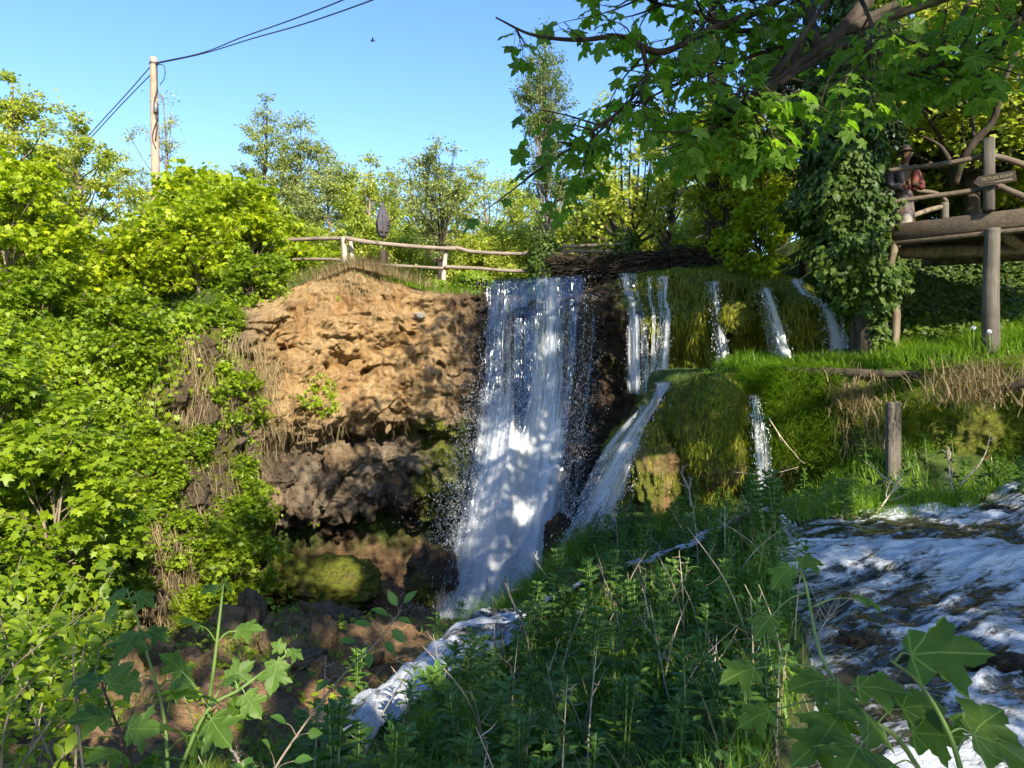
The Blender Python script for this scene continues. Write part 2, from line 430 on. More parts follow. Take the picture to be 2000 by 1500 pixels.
def ground_z(x, y, rough=True):
    x = np.asarray(x, float); y = np.asarray(y, float)
    zg = tab(y, [(-10, -1.6), (0, -1.75), (3, -2.6), (5, -3.4), (8.5, -4.35), (11, -4.5), (14, -5.3), (17, -6.2), (22, -6.0)])
    zg = zg + 0.55 * np.exp(-((x + 3.2) / 1.6) ** 2 - ((y - 10) / 3.0) ** 2)
    hb = tab(y, [(-10, -4), (0, -2.6), (4, -3.5), (7, -4.4), (10, -5.5), (12, -6.6), (15, -7.7), (18, -7.4), (21, -9)])
    sl = tab(y, [(-5, .35), (4, .6), (10, 1.15), (15, 1.5)])
    zl = zg + np.maximum(hb - x, 0) * sl
    crest = 2.5 + 0.05 * np.maximum(-x - 9, 0)
    zl = np.minimum(zl, np.maximum(zg, crest * sstep(5, 13, y) + lerp(-.8, 0, sstep(0, 6, y)) * (1 - sstep(5, 13, y))))
    zb = tab(y, [(-10, -1.6), (0, -1.68), (3, -2.2), (5, -2.55), (7, -2.85), (9, -2.95), (11, -2.8), (13, -2.6)])
    zb = zb + 0.36 * sstep(0.8, 3.0, x)
    zb = np.maximum(zb, river_z(x, y) + .16 + .10 * np.exp(-((y - 7.25 + .25 * (x - 4)) / .6) ** 2) - .42 * np.maximum(river_x(y) - .25 - x, 0))
    bed = river_z(x, y) - 0.22
    inr = sstep(-.22, .30, x - river_x(y)) * (1 - sstep(9.2, 9.9, y))
    zb = lerp(zb, bed, inr)
    # grassy rise behind the river up to the ledge
    rise = sstep(9.7, 11.6, y) * sstep(4.2, 6.0, x)
    zb = lerp(zb, -1.0 + .12 * (x - 6), rise)
    z = lerp(zl, zb, sstep(-.55, .45, x - bank_x(y)))
    ly = ledge_y(x); lz = 0.28 + 0.16 * np.maximum(x - 6.2, 0) + 0.22 * np.maximum(y - ly - 1.2, 0) * sstep(6.5, 8, x)
    z = lerp(z, np.minimum(lz, 2.4), sstep(0.15, 0.75, y - ly) * sstep(2.5, 3.1, x))
    top = 2.62 + 0.75 * np.exp(-((x + 4.6) / 1.5) ** 2) * np.exp(-((y - 21) / 2.5) ** 2) + 0.012 * np.maximum(y - 26, 0)
    top = top - 0.7 * sstep(4.5, 7, x) * (1 - sstep(16.5, 19, y)) * (1 - sstep(9, 12, x))
    top = top + 1.3 * sstep(6.3, 7.8, x) * sstep(14.6, 16.6, y)
    top = top + 30 * sstep(120, 420, y) * (1 + .5 * np.sin(x * .012 + 1))
    z = lerp(z, top, sstep(-.1, .7, y - rim_y(x)))
    if rough:
        q = np.stack([x, y, 0 * x], -1)
        gorge = (1 - sstep(-.9, 0, x - bank_x(y))) * (1 - sstep(-.5, .4, y - rim_y(x)))
        z = z + 0.10 * fbm(q * .9, 4) * (1 - inr * .6) + gorge * (.34 * ridged(q * np.array([.55, .8, 1]) + 3, 5, .58) + .10 * ridged(q * np.array([3.2, 1.6, 1]) + 8, 3) - .1) * sstep(3, 6, y)
    return z

def rock_mat(name, base=None, bump=1.0):
    """tufa: ochre and grey beds, dark pits and streaks, moss where the moss attribute allows"""
    t = NT(name); p = t.pos()
    n1 = t.noise(p, 1.1, 6, .62, .4)
    n2 = t.noise(p, 5.5, 7, .68)
    n3 = t.noise(t.scale(p, (7, 7, 1.2)), 1.0, 5, .65)
    vor = t.n('TexVoronoi', feature='F1', ins={'Vector': t.n('VectorMath', operation='ADD', ins={0: p, 1: t.n('TexNoise', ins={'Vector': p, 'Scale': 3.0, 'Detail': 3.0}).outputs[1]}).outputs[0], 'Scale': 2.6}).outputs[0]
    ochre = t.mix(t.ramp(n1, [(.34, 0.), (.66, 1.)]), (.35, .185, .062), (.62, .425, .195))
    ochre = t.mix(t.ramp(n2, [(.5, 0.), (.72, .7)]), ochre, (.56, .43, .25))
    grey = t.mix(t.ramp(n2, [(.3, 0.), (.7, 1.)]), (.13, .105, .075), (.34, .29, .22))
    c = t.mix(t.attr('ochre'), grey, ochre)
    c = t.mix(t.ramp(n3, [(.50, 0.), (.66, .7)]), c, (.12, .075, .035))
    c = t.mix(t.ramp(n2, [(.30, .65), (.42, 0.)]), c, (.06, .042, .026))
    wet = t.mix(t.ramp(n2, [(.3, 0.), (.7, 1.)]), (.028, .02, .014), (.11, .07, .035))
    c = t.mix(t.attr('wet'), c, wet)  # wet tone; on the cliff it also carries painted shade
    mo = t.mix(t.ramp(t.noise(p, 9, 5, .7), [(.3, 0.), (.7, 1.)]), (.06, .075, .008), (.24, .26, .022))
    mf = t.math('MULTIPLY_ADD', t.math('SUBTRACT', n1, .5), 1.6, t.attr('moss'))
    mf = t.ramp(mf, [(.42, 0.), (.62, 1.)])
    c = t.mix(mf, c, mo)
    ht = t.math('ADD', t.math('MULTIPLY', n2, 1.0), t.math('MULTIPLY', vor, .55))
    ht = t.math('ADD', ht, t.math('MULTIPLY', t.noise(p, 36, 5, .75), .5))
    ro = t.math('SUBTRACT', .92, t.math('MULTIPLY', t.attr('wet'), .45))
    pb = t.n('BsdfPrincipled', ins={'Base Color': c, 'Roughness': ro, 'Specular IOR Level': .3, 'Normal': t.bump(ht, 1.0 * bump, .2)})
    return t.done(pb.outputs[0])
def ground_mat():
    t = NT('ground_soil'); p = t.pos()
    n1 = t.noise(p, .9, 5); n2 = t.noise(p, 7, 6, .7); n3 = t.noise(t.scale(p, (2.5, 9, 5)), 1.0, 6, .7)
    soil = t.mix(t.ramp(n2, [(.3, 0.), (.7, 1.)]), (.045, .028, .016), (.15, .095, .05))
    rock = t.mix(t.ramp(n3, [(.3, 0.), (.68, 1.)]), (.09, .055, .028), (.34, .22, .11))
    rock = t.mix(t.ramp(n1, [(.5, 0.), (.7, .6)]), rock, (.40, .23, .10))
    grass = t.mix(t.ramp(n2, [(.3, 0.), (.7, 1.)]), (.03, .055, .01), (.10, .15, .025))
    c = t.mix(t.attr('rock'), soil, rock)
    g = t.ramp(t.math('MULTIPLY_ADD', t.math('SUBTRACT', n1, .5), 1.2, t.attr('grass')), [(.4, 0.), (.65, 1.)])
    c = t.mix(g, c, grass)
    c = t.mix(t.attr('wet'), c, t.mix(t.ramp(n2, [(.3, 0.), (.7, 1.)]), (.012, .01, .008), (.06, .04, .022)))
    ht = t.math('ADD', n2, t.math('MULTIPLY', n3, .8))
    ro = t.math('SUBTRACT', .95, t.math('MULTIPLY', t.attr('wet'), .5))
    pb = t.n('BsdfPrincipled', ins={'Base Color': c, 'Roughness': ro, 'Specular IOR Level': .25, 'Normal': t.bump(ht, 1.0, .16)})
    return t.done(pb.outputs[0])
M['rock'] = rock_mat('tufa_rock')
M['ground'] = ground_mat()

def axis(lo, hi, step, far_lo, far_hi):
    a = list(np.arange(lo, hi, step)); s = step; b = [lo]; 
    while b[-1] > far_lo: s *= 1.12; b.append(b[-1] - s)
    s = step; c = [a[-1]]
    while c[-1] < far_hi: s *= 1.12; c.append(c[-1] + s)
    return np.array(b[::-1][:-1] + a + c[1:])
def grid_faces(nu, nv):
    i = np.arange(nu - 1)[:, None] * nv; j = np.arange(nv - 1)[None, :]
    return np.stack([i + j, i + nv + j, i + nv + j + 1, i + j + 1], -1).reshape(-1, 4)
GX = axis(-12.5, 11.5, .11, -900, 900); GY = axis(-3, 23.5, .11, -120, 1500)
XX, YY = np.meshgrid(GX, GY, indexing='ij')
ZZ = ground_z(XX, YY)
gorge = (1 - sstep(-.6, .1, XX - bank_x(YY))) * (1 - sstep(-.3, .4, YY - rim_y(XX)))
hillbase = tab(YY, [(-10, -4), (0, -2.6), (4, -3.5), (7, -4.4), (10, -5.5), (12, -6.6), (15, -7.7), (18, -7.4), (21, -9)])
hill = sstep(-.2, .9, hillbase - XX)
g = Geo()
g.add(np.stack([XX, YY, ZZ], -1).reshape(-1, 3), grid_faces(len(GX), len(GY)),
      rock=np.clip(gorge * (1 - .7 * hill), 0, 1).ravel(), grass=np.clip(1 - gorge * 1.1 + hill * .4 + .75 * sstep(-1.0, -5.0, XX + .35 * (YY - 8)) * gorge * .6, 0, 1).ravel(),
      wet=np.clip(sstep(-.4, .3, XX - river_x(YY)) * (1 - sstep(9.2, 9.9, YY)) + .6 * np.exp(-((XX - bank_x(YY)) / .8) ** 2) * (1 - sstep(11, 14, YY)) + sstep(15, 17, YY) * sstep(-2.5, -.5, XX) * gorge, 0, 1).ravel())
tag(g.build('ground', M['ground']), kind='structure')

# ------------------------------------------------------------------ the tufa cliff with its cave and the mossy step right of the fall
PLAN = [(-11.5, 15.0), (-10, 16.2), (-8.4, 17.2), (-7.2, 18.2), (-6.2, 19.1), (-5, 19.8), (-3, 20.5), (-0.9, 20.75), (0.4, 20.4), (1.3, 19.8), (2.0, 19.2), (2.8, 18.5), (3.75, 17.7), (5, 16.9), (6.1, 16.2), (7.0, 15.6), (7.8, 15.9), (8.6, 17.0)]
NU, NV = 620, 360
pl = smooth_path(np.array(PLAN), NU)
arc = np.concatenate([[0], np.cumsum(np.linalg.norm(np.diff(pl, axis=0), axis=1))])
pl = np.stack([np.interp(np.linspace(0, arc[-1], NU), arc, pl[:, k]) for k in (0, 1)], 1)
arc = np.linspace(0, arc[-1], NU)
tg = unit(np.gradient(pl, axis=0)); nrm2 = np.stack([tg[:, 1], -tg[:, 0]], 1)      # outward, towards the viewer
px_ = pl[:, 0]
ztop = tab(px_, [(-11.5, .6), (-10, 1.0), (-8.4, 1.4), (-7.2, 1.9), (-6.2, 2.35), (-5.3, 2.95), (-4.4, 3.3), (-3.4, 3.1), (-2.4, 2.75), (-1.5, 2.78), (-.9, 2.75), (-.6, 2.6), (1.8, 2.56), (2.2, 2.75), (3.0, 2.82), (4, 2.86), (5, 2.75), (5.8, 2.6), (6.4, 2.3), (7.0, 1.85), (7.8, 1.6), (9.5, 1.4)])
ztop = ztop + .10 * fbm(np.stack([arc * 1.3, 0 * arc, 0 * arc], -1), 3)
vv = np.linspace(0, 1, NV)
zbot = -6.6
Zc = ztop[:, None] + (zbot - ztop[:, None]) * vv[None, :]
AX = np.repeat(arc[:, None], NV, 1); XC = np.repeat(px_[:, None], NV, 1)
q3 = np.stack([AX, Zc, 0 * AX], -1)
wob = .35 * fbm(q3 * np.array([.45, .25, 1]) + 5, 3)
zz = Zc + wob
prof_l = np.interp(zz, [-6.6, -5.9, -5.3, -4.6, -3.9, -3.5, -3.0, -2.3, -1.8, -1.45, -1.1, -.7, 0, .7, 1.3, 1.9, 2.4, 2.9, 3.3],
                       [-1.2, -1.5, -1.7, -1.5, -.7, .05, .5, .55, -.1, -.15, .85, 1.15, 1.05, .75, .95, .75, .55, .3, -.1])
nocave = np.interp(zz, [-6.6, -5, -3.5, -2, -1.45, -1.1, -.5, .5, 2, 2.6, 3.0], [1.0, .8, .55, .35, .25, .5, .6, .5, .55, .3, 0])
prof_f = np.interp(zz, [-6.6, -4.5, -2.6, -1.9, -1.2, 0, 1.5, 2.5, 2.7], [2.8, 1.7, .95, .75, .15, .0, .0, .05, -.1])
prof_m = np.interp(zz, [-6.6, -1, .1, .5, 1.0, 1.5, 2.1, 2.5, 2.75, 2.9], [.1, .1, .15, .2, .42, .62, .68, .52, .2, -.15])
slope = .42 * np.maximum(1.6 - Zc, 0) + .1
wl1 = sstep(-7.6, -6.5, XC) * (1 - sstep(-2.2, -1.3, XC)); wl2 = sstep(-8.2, -7.0, XC) * (1 - wl1)
wf = sstep(-1.3, -.7, XC) * (1 - sstep(2.0, 2.6, XC)); wm = sstep(2.3, 3.2, XC)
off = prof_l * wl1 + nocave * np.clip(1 - wl1 - wf - wm - (1 - sstep(-8.2, -7.2, XC)), 0, 1) + prof_f * wf + prof_m * wm + slope * (1 - sstep(-8.0, -6.9, XC))
off = np.where((XC > 2.0) & (XC < 3.0), off - .25 * np.exp(-((XC - 2.35) / .3) ** 2), off)
# beds, draperies, pits and knobs
base3 = np.stack([AX, Zc * 1.0, off], -1)
dr = ridged(np.stack([AX * 1.7, Zc * .28, 0 * AX + 2], -1), 4)                     # vertical curtains
beds = ridged(np.stack([AX * .35, Zc * 1.25 + .4 * fbm(q3 * .5, 2), 0 * AX + 7], -1), 4)
lump = fbm(base3 * .95 + 11, 5, .44); billow = 2.2 * np.abs(fbm(base3 * np.array([1.15, .85, 1]) + 51, 2, .35)) - .5; fine = ridged(base3 * 3.1 + 3, 4, .6)
lowmask = 1 - sstep(-1.6, -.7, zz); 
rl = np.clip(wl1 + wl2, 0, 1)
off = off + rl * (.50 * lump * (1 - .3 * lowmask) + (.065 + .05 * lowmask) * fine + lowmask * (.20 * dr + .52 * billow) + (1 - lowmask) * (.10 * beds + .16 * billow))
off = off - rl * .95 * np.exp(-((Zc + 1.45 + .12 * lump) / .22) ** 2) * sstep(-5.2, -4.2, XC) * (1 - sstep(-2.6, -1.9, XC)) * sstep(-.35, .15, fbm(base3 * 1.3 + 71, 2))
off = off - rl * .15 * np.exp(-(noise3(base3 * np.array([1.3, 1.9, 1]) + 61) / .07) ** 2) * sstep(-.2, .2, noise3(base3 * .8 + 5)) - rl * .07 * np.exp(-(noise3(base3 * 3.1 + 81) / .09) ** 2)
off = off - rl * .75 * sstep(.52, .86, fbm(base3 * np.array([.85, 1.5, 1]) + 31, 3)) * (zz < 2.0)          # holes
off = off + wf * (.16 * lump + .10 * dr + .08 * fine)
hang = ridged(np.stack([AX * 1.25, Zc * .22, 0 * AX + 9], -1), 4)
off = off + wm * (.22 * lump + .30 * hang * sstep(0, 1.5, ztop[:, None] - Zc) + .09 * fine)
off = off + (1 - sstep(-8.2, -7.2, XC)) * (.45 * lump + .16 * fine + .25 * dr + .3 * billow) * sstep(.0, .1, vv)[None, :]
off = off * sstep(-.02, .05, vv[None, :] + .0) - .25 * (1 - sstep(0, .04, vv[None, :]))
CX = pl[:, 0][:, None] + nrm2[:, 0][:, None] * off
CY = pl[:, 1][:, None] + nrm2[:, 1][:, None] * off
ZD = Zc + .10 * fbm(base3 * 1.9 + 40, 3) * sstep(0, .1, vv)[None, :]
CV = np.stack([CX, CY, ZD], -1)
du = np.gradient(CV, axis=0); dv = np.gradient(CV, axis=1)
CN = unit(np.cross(dv, du)); CN = np.where((CN[..., 1:2] > 0) & (np.abs(CN[..., 2:3]) < .3), -CN, CN)
mossa = wm * sstep(-.2, .6, Zc) * 1.15 * (.55 + .45 * sstep(.9, 2.3, Zc)) * sstep(2.9, 3.9, XC + .5 * (Zc - 2.0) * (XC < 4)) + .75 * sstep(-4.9, -5.4, Zc) * wl1 + rl * sstep(2.4, 3.0, Zc) * .4
mossa = mossa + .45 * (1 - sstep(-7.6, -6.9, XC)) * sstep(-.6, .5, fbm(base3 * .8 + 3, 2) + .4)
mossa = mossa + .62 * rl * sstep(-3.4, -2.4, XC) * (1 - sstep(-1.4, -.7, XC)) * sstep(-.4, -1.4, Zc)
ochre = np.clip((.15 + .85 * sstep(-2.0, -.3, zz)) * (.25 + .75 * sstep(-7.4, -6.6, XC)) + .4 * wm, 0, 1) * (1 - .35 * sstep(-3.4, -1.2, XC) * rl)
wet_shade = np.clip(wf * 1.0 + .9 * np.exp(-((XC - 2.45) / .6) ** 2) + .8 * sstep(-3.6, -4.3, zz) * wl1 * (1 - sstep(-4.9, -5.3, Zc)) + .55 * sstep(-2.6, -1.0, XC) * rl + .35 * wm + rl * .7 * sstep(-.6, -1.6, zz) * sstep(-.15, .45, fbm(base3 * .75 + 91, 3)) + rl * .4 * sstep(.25, .7, fbm(base3 * .6 + 17, 3)) * sstep(-4.6, -3.0, XC) + .75 * (1 - sstep(-7.7, -6.7, XC + .3 * fbm(base3, 2))), 0, 1)  # wet rock, stains and soil, plus shade of the lower face painted in
g = Geo()
g.add(CV.reshape(-1, 3), grid_faces(NU, NV)[:, ::-1], moss=np.clip(mossa, 0, 1.2).ravel(), ochre=ochre.ravel(), wet=wet_shade.ravel())
# tufa draperies and stalactites under the overhangs (same rock)
rs = np.random.RandomState(4)
def cone_drape(g, top, length, r, rs, **at):
    n = 9; t = np.linspace(0, 1, n)
    pts = np.array(top) + np.stack([.12 * length * (fbm(np.stack([t * 2, 0 * t + rs.rand() * 50, 0 * t], -1), 2)), .1 * length * (t ** 2) * rs.uniform(-1, .3), -length * t], 1)
    rad = r * (1 - t) ** .55 * (1 + .25 * np.sin(t * 9 + rs.rand() * 6)) + .012
    m = g.n; tube(g, pts, rad, 9, .5, **at)
    V = g.v[-1]; g.v[-1] = V + .28 * r * np.stack([fbm(V * 4 + 1, 3), fbm(V * 4 + 9, 3), 0.4 * fbm(V * 4 + 20, 3)], -1)
for k in range(110):
    iu = rs.randint(0, NU); x = px_[iu]
    if not (-7.2 < x < -1.6): continue
    band = rs.choice([0, 1, 2], p=[.3, .5, .2])
    zt = [-1.0, -3.3, 1.1][band] + rs.normal() * .18 - wob[iu, NV // 2]
    iv = int(np.clip((ztop[iu] - zt) / (ztop[iu] - zbot) * (NV - 1), 5, NV - 1))
    p = CV[iu, iv] + np.array([nrm2[iu, 0], nrm2[iu, 1], 0]) * -.12 + np.array([0, 0, .12])
    L = rs.uniform(.15, .5) * (1.9 if band == 1 else 1.0) * (.6 if band == 2 else 1)
    cone_drape(g, p, L, rs.uniform(.05, .15) * (2.0 if band == 1 else 1), rs, moss=.1 if x < -3 else .45, ochre=ochre[iu, iv], wet=wet_shade[iu, iv] * .5)
for k in range(34):                                                  # knobs and hanging lobes of tufa grown onto the lower face
    iu = rs.randint(0, NU); x = px_[iu]
    if not (-7.0 < x < -1.8): continue
    zt_ = rs.uniform(-3.5, -1.5); iv = int(np.clip((ztop[iu] - zt_) / (ztop[iu] - zbot) * (NV - 1), 5, NV - 1)); c = CV[iu, iv]
    th, ph = np.meshgrid(np.linspace(0, 2 * math.pi, 44), np.linspace(.02, math.pi - .02, 30), indexing='ij'); u = np.stack([np.cos(th) * np.sin(ph), np.sin(th) * np.sin(ph), np.cos(ph)], -1)
    kk = 1 + .35 * fbm(u * 1.5 + k * 3.3, 4) + .16 * ridged(u * 3 + k, 4); sz = rs.uniform(.16, .38) * np.array([1, .75, rs.uniform(.9, 1.9)])
    g.add((c + u * kk[..., None] * sz).reshape(-1, 3), grid_faces(44, 30)[:, ::-1], moss=.1 if x < -3.2 else .42, ochre=rs.uniform(.1, .6), wet=wet_shade[iu, iv] * .5)
    for _ in range(rs.randint(1, 4)): cone_drape(g, c + np.array([rs.normal(0, .15), -.1, -sz[2] * .55]), rs.uniform(.12, .4), rs.uniform(.03, .08), rs, moss=.1, ochre=.3, wet=.2)
tag(g.build('cliff', M['rock']), kind='structure')

def cliff_sample(n, rs, xr, zr, fn=None):
    """random points on the cliff between xr and zr: positions and outward normals"""
    iu = np.where((px_ > xr[0]) & (px_ < xr[1]))[0]
    I = rs.choice(iu, n * 3); J = rs.randint(2, NV - 1, n * 3)
    p = CV[I, J]; k = (p[:, 2] > zr[0]) & (p[:, 2] < zr[1])
    if fn is not None: k &= fn(p)
    I, J = I[k][:n], J[k][:n]
    return CV[I, J] + rs.normal(0, .02, (len(I), 3)), CN[I, J]

# ------------------------------------------------------------------ the second step: mossy tufa mound below the ledge
g = Geo()
P2 = [(2.55, 15.2), (2.32, 14.4), (2.2, 13.75), (2.42, 13.25), (2.78, 13.25), (3.02, 13.95), (3.35, 12.8), (3.85, 12.7), (4.12, 13.5), (4.45, 13.6), (4.85, 12.7), (5.5, 12.5), (6.0, 12.05), (6.6, 11.75), (7.3, 11.45), (8.2, 11.1), (9.5, 10.8), (11, 10.5)]
NU2, NV2 = 420, 150
p2 = smooth_path(np.array(P2), 2000); a2 = np.concatenate([[0], np.cumsum(np.linalg.norm(np.diff(p2, axis=0), axis=1))])
p2 = np.stack([np.interp(np.linspace(0, a2[-1], NU2), a2, p2[:, k]) for k in (0, 1)], 1); a2 = np.linspace(0, a2[-1], NU2)
t2 = unit(np.gradient(p2, axis=0)); n2 = np.stack([t2[:, 1], -t2[:, 0]], 1)
zt2 = tab(p2[:, 0], [(1.75, -.55), (2.3, -.55), (2.75, -.45), (3.05, .05), (3.4, .22), (4.1, .24), (4.6, .3), (5.2, .36), (6, .25), (7, .3), (8, .5), (10, .8), (11, 1)])
v2 = np.linspace(0, 1, NV2)
Z2 = zt2[:, None] + (-3.1 - zt2[:, None]) * v2[None]
A2 = np.repeat(a2[:, None], NV2, 1); X2 = np.repeat(p2[:, :1], NV2, 1)
dep = zt2[:, None] - Z2
R2 = np.interp(p2[:, 0], [1.75, 2.8, 3.1, 4, 5, 12], [.95, .95, .7, .65, .6, .45])[:, None]
o2 = np.where(dep < R2, -R2 * (1 - np.sqrt(np.clip(1 - ((R2 - dep) / R2) ** 2, 0, 1))), 0) 
o2 = o2 + .22 * np.sin(np.clip(dep / 2.2, 0, 1) * math.pi) - .45 * sstep(1.6, 2.6, dep) * sstep(3.0, 3.4, X2)
o2 = o2 + .16 * fbm(np.stack([A2 * 1.1, Z2 * .8, 0 * A2], -1), 4) + .12 * ridged(np.stack([A2 * 1.5, Z2 * .3, 0 * A2 + 4], -1), 4) + .05 * ridged(np.stack([A2 * 5, Z2 * 4, 0 * A2 + 4], -1), 3)
o2[:, 0] = np.where(p2[:, 0] < 3.1, -.8, -1.5); o2[:, 1] = np.where(p2[:, 0] < 3.1, -.65, -.9); Z2[:, 1] = Z2[:, 2] - .01; Z2[:, 0] = Z2[:, 2] - np.where(p2[:, 0] < 3.1, .6, .0)
o2[:, 0] = o2[:, 2]; o2[:, 1] = o2[:, 2]
V2 = np.stack([p2[:, :1] + n2[:, :1] * o2, p2[:, 1:] + n2[:, 1:] * o2, Z2], -1)
lft = (p2[:, 0] < 3.1)
V2[:, 1] = V2[:, 2] + np.stack([np.where(lft, .25, 0), np.where(lft, .45, .6), np.where(lft, -.02, .0)], 1)       # the top runs back under the ledge
V2[:, 0] = V2[:, 2] + np.stack([np.where(lft, .35, 0), np.where(lft, .8, 1.3), np.where(lft, -.5, .0)], 1)
N2 = unit(np.cross(np.gradient(V2, axis=1), np.gradient(V2, axis=0)))
m2 = np.clip(.85 - .5 * sstep(1.0, 2.2, dep) + .2 * sstep(3, 3.4, X2) * (1 - sstep(.8, 1.6, dep)), 0, 1)
m2 = np.where(X2 < 2.95, m2 - .18, m2)
g.add(V2.reshape(-1, 3), grid_faces(NU2, NV2)[:, ::-1], moss=m2.ravel(), ochre=np.full(NU2 * NV2, .75), wet=np.clip(.25 + .6 * sstep(1.5, 2.4, dep), 0, 1).ravel())
tag(g.build('mossy_ledge', M['rock']), kind='structure')
def ledge_sample(n, rs, xr, zr):
    iu = np.where((p2[:, 0] > xr[0]) & (p2[:, 0] < xr[1]))[0]
    I = rs.choice(iu, n * 3); J = rs.randint(1, NV2 - 1, n * 3); p = V2[I, J]
    k = (p[:, 2] > zr[0]) & (p[:, 2] < zr[1]); I, J = I[k][:n], J[k][:n]
    return V2[I, J] + rs.normal(0, .015, (len(I), 3)), N2[I, J]

# ------------------------------------------------------------------ water
def fall_mat(name, seed, us, vs, lo, hi):
    """falling water: clear gaps between white aerated strands"""
    t = NT(name); uv = t.uv()
    a = t.noise(t.n('Mapping', ins={'Vector': uv, 'Location': (seed * 3.1, seed * 7.7, seed), 'Scale': (us, vs, 1)}).outputs[0], 1.0, 6, .62, .35)
    b = t.noise(t.n('Mapping', ins={'Vector': uv, 'Location': (seed * 5.3, seed, 0), 'Scale': (us * 3.2, vs * 5.0, 1)}).outputs[0], 1.0, 4, .7)
    s = t.math('ADD', t.math('MULTIPLY', a, .56), t.math('MULTIPLY', b, .44))
    s = t.math('ADD', s, t.math('SUBTRACT', t.attr('dens'), .5))
    al = t.n('MapRange', clamp=True, ins={0: s, 1: lo, 2: hi, 3: 0.0, 4: 1.0}).outputs[0]
    al = t.math('MULTIPLY', al, t.attr('edge'))
    f3 = t.noise(t.n('Mapping', ins={'Vector': uv, 'Location': (seed, 3.3, 1), 'Scale': (us * 2.2, vs * 9.0, 1)}).outputs[0], 1.0, 6, .75, .3)
    air = t.mix(t.ramp(t.math('ADD', t.math('MULTIPLY', f3, .7), t.math('MULTIPLY', a, .3)), [(.34, 0.), (.54, 1.)]), (.60, .68, .74), (.95, .97, .98))
    pb = t.n('BsdfPrincipled', ins={'Base Color': air, 'Roughness': .4, 'Specular IOR Level': .4, 'Normal': t.bump(t.math('ADD', b, f3), .9, .07)})
    tr = t.n('BsdfTranslucent', ins={'Color': (.85, .9, .95, 1)})
    w = t.n('MixShader', ins={0: .35, 1: pb.outputs[0], 2: tr.outputs[0]})
    gl = t.n('BsdfGlossy', ins={'Color': (.9, .95, 1, 1), 'Roughness': .15})
    clear = t.n('MixShader', ins={0: .06, 1: t.n('BsdfTransparent', ins={'Color': (.93, .96, .97, 1)}).outputs[0], 2: gl.outputs[0]})
    x = t.n('MixShader', ins={0: al, 1: clear.outputs[0], 2: w.outputs[0]})
    x2 = t.n('MixShader', ins={0: t.math('GREATER_THAN', t.attr('edge'), .03), 1: t.n('BsdfTransparent').outputs[0], 2: x.outputs[0]})
    return t.done(x2.outputs[0])
def stream_mat():
    """running water: dark clear glassy hollows, white foam where it breaks"""
    t = NT('stream_water'); p = t.pos(); uv = t.uv()
    n1 = t.noise(t.scale(uv, (6.5, 1.3, 1)), 1.0, 7, .68, .6)
    n2 = t.noise(t.scale(uv, (30, 11, 1)), 1.0, 6, .75, .5)
    s = t.math('ADD', t.attr('foam'), t.math('ADD', t.math('MULTIPLY', t.math('SUBTRACT', n1, .5), 2.2), t.math('MULTIPLY', t.math('SUBTRACT', n2, .5), 1.1)))
    f = t.ramp(s, [(.42, 0.), (.56, .5), (.80, 1.)])
    rip = t.noise(t.scale(uv, (7, 3, 1)), 1.0, 3, .5, .8)
    deep = t.n('BsdfPrincipled', ins={'Base Color': t.mix(n1, (.012, .014, .012), (.05, .042, .024)), 'Roughness': .04, 'IOR': 1.33, 'Specular IOR Level': .8, 'Normal': t.bump(rip, .5, .05)})
    foam = t.n('BsdfPrincipled', ins={'Base Color': (.72, .77, .84, 1), 'Roughness': .35, 'Specular IOR Level': .4, 'Normal': t.bump(t.math('ADD', n2, n1), 1.0, .07)})
    return t.done(t.n('MixShader', ins={0: f, 1: deep.outputs[0], 2: foam.outputs[0]}).outputs[0])
M['fall1'] = fall_mat('falling_water', 1.0, 9.5, .55, .45, .70)
M['fall2'] = fall_mat('falling_water_back', 4.0, 14.0, .6, .50, .66)
M['fall3'] = fall_mat('falling_water_thin', 9.0, 17.0, .8, .44, .62)
M['stream'] = stream_mat()
t = NT('water_drop')
M['drop'] = t.done(t.n('MixShader', ins={0: .35, 1: t.n('BsdfPrincipled', ins={'Base Color': (.86, .9, .94, 1), 'Roughness': .2}).outputs[0], 2: t.n('BsdfTranslucent', ins={'Color': (.9, .93, .96, 1)}).outputs[0]}).outputs[0])

OCT = (np.array([[1, 0, 0], [-1, 0, 0], [0, 1, 0], [0, -1, 0], [0, 0, 1], [0, 0, -1.0]]), np.array([[0, 2, 4], [2, 1, 4], [1, 3, 4], [3, 0, 4], [2, 0, 5], [1, 2, 5], [3, 1, 5], [0, 3, 5]]))
def drops(g, pos, size, dirs, stretch):
    pos = np.asarray(pos); n = len(pos); d = unit(dirs); s = unit(np.cross(d, [.3, 1, .2])); b = np.cross(s, d)
    V, F = OCT; size = np.broadcast_to(size, (n,)); stretch = np.broadcast_to(stretch, (n,))
    W = V[None] * size[:, None, None]
    o = pos[:, None] + W[..., 0:1] * s[:, None] + W[..., 1:2] * b[:, None] + W[..., 2:3] * d[:, None] * stretch[:, None, None]
    g.add(o.reshape(-1, 3), (F[None] + (np.arange(n) * 6)[:, None, None]).reshape(-1, 3))
def strip_surf(paths, nu, nv, bulge=0.0):
    """surface through several flow lines (left to right), each a list of points top to bottom"""
    L = np.stack([smooth_path(p, nv) for p in paths], 0)              # k,nv,3
    return np.stack([smooth_path(L[:, j], nu) for j in range(nv)], 1) # nu,nv,3
_bx, _bz = np.arange(-8, 9, .05), np.arange(-7, 3.4, .05)
_front = np.full((len(_bx), len(_bz)), 99.0)
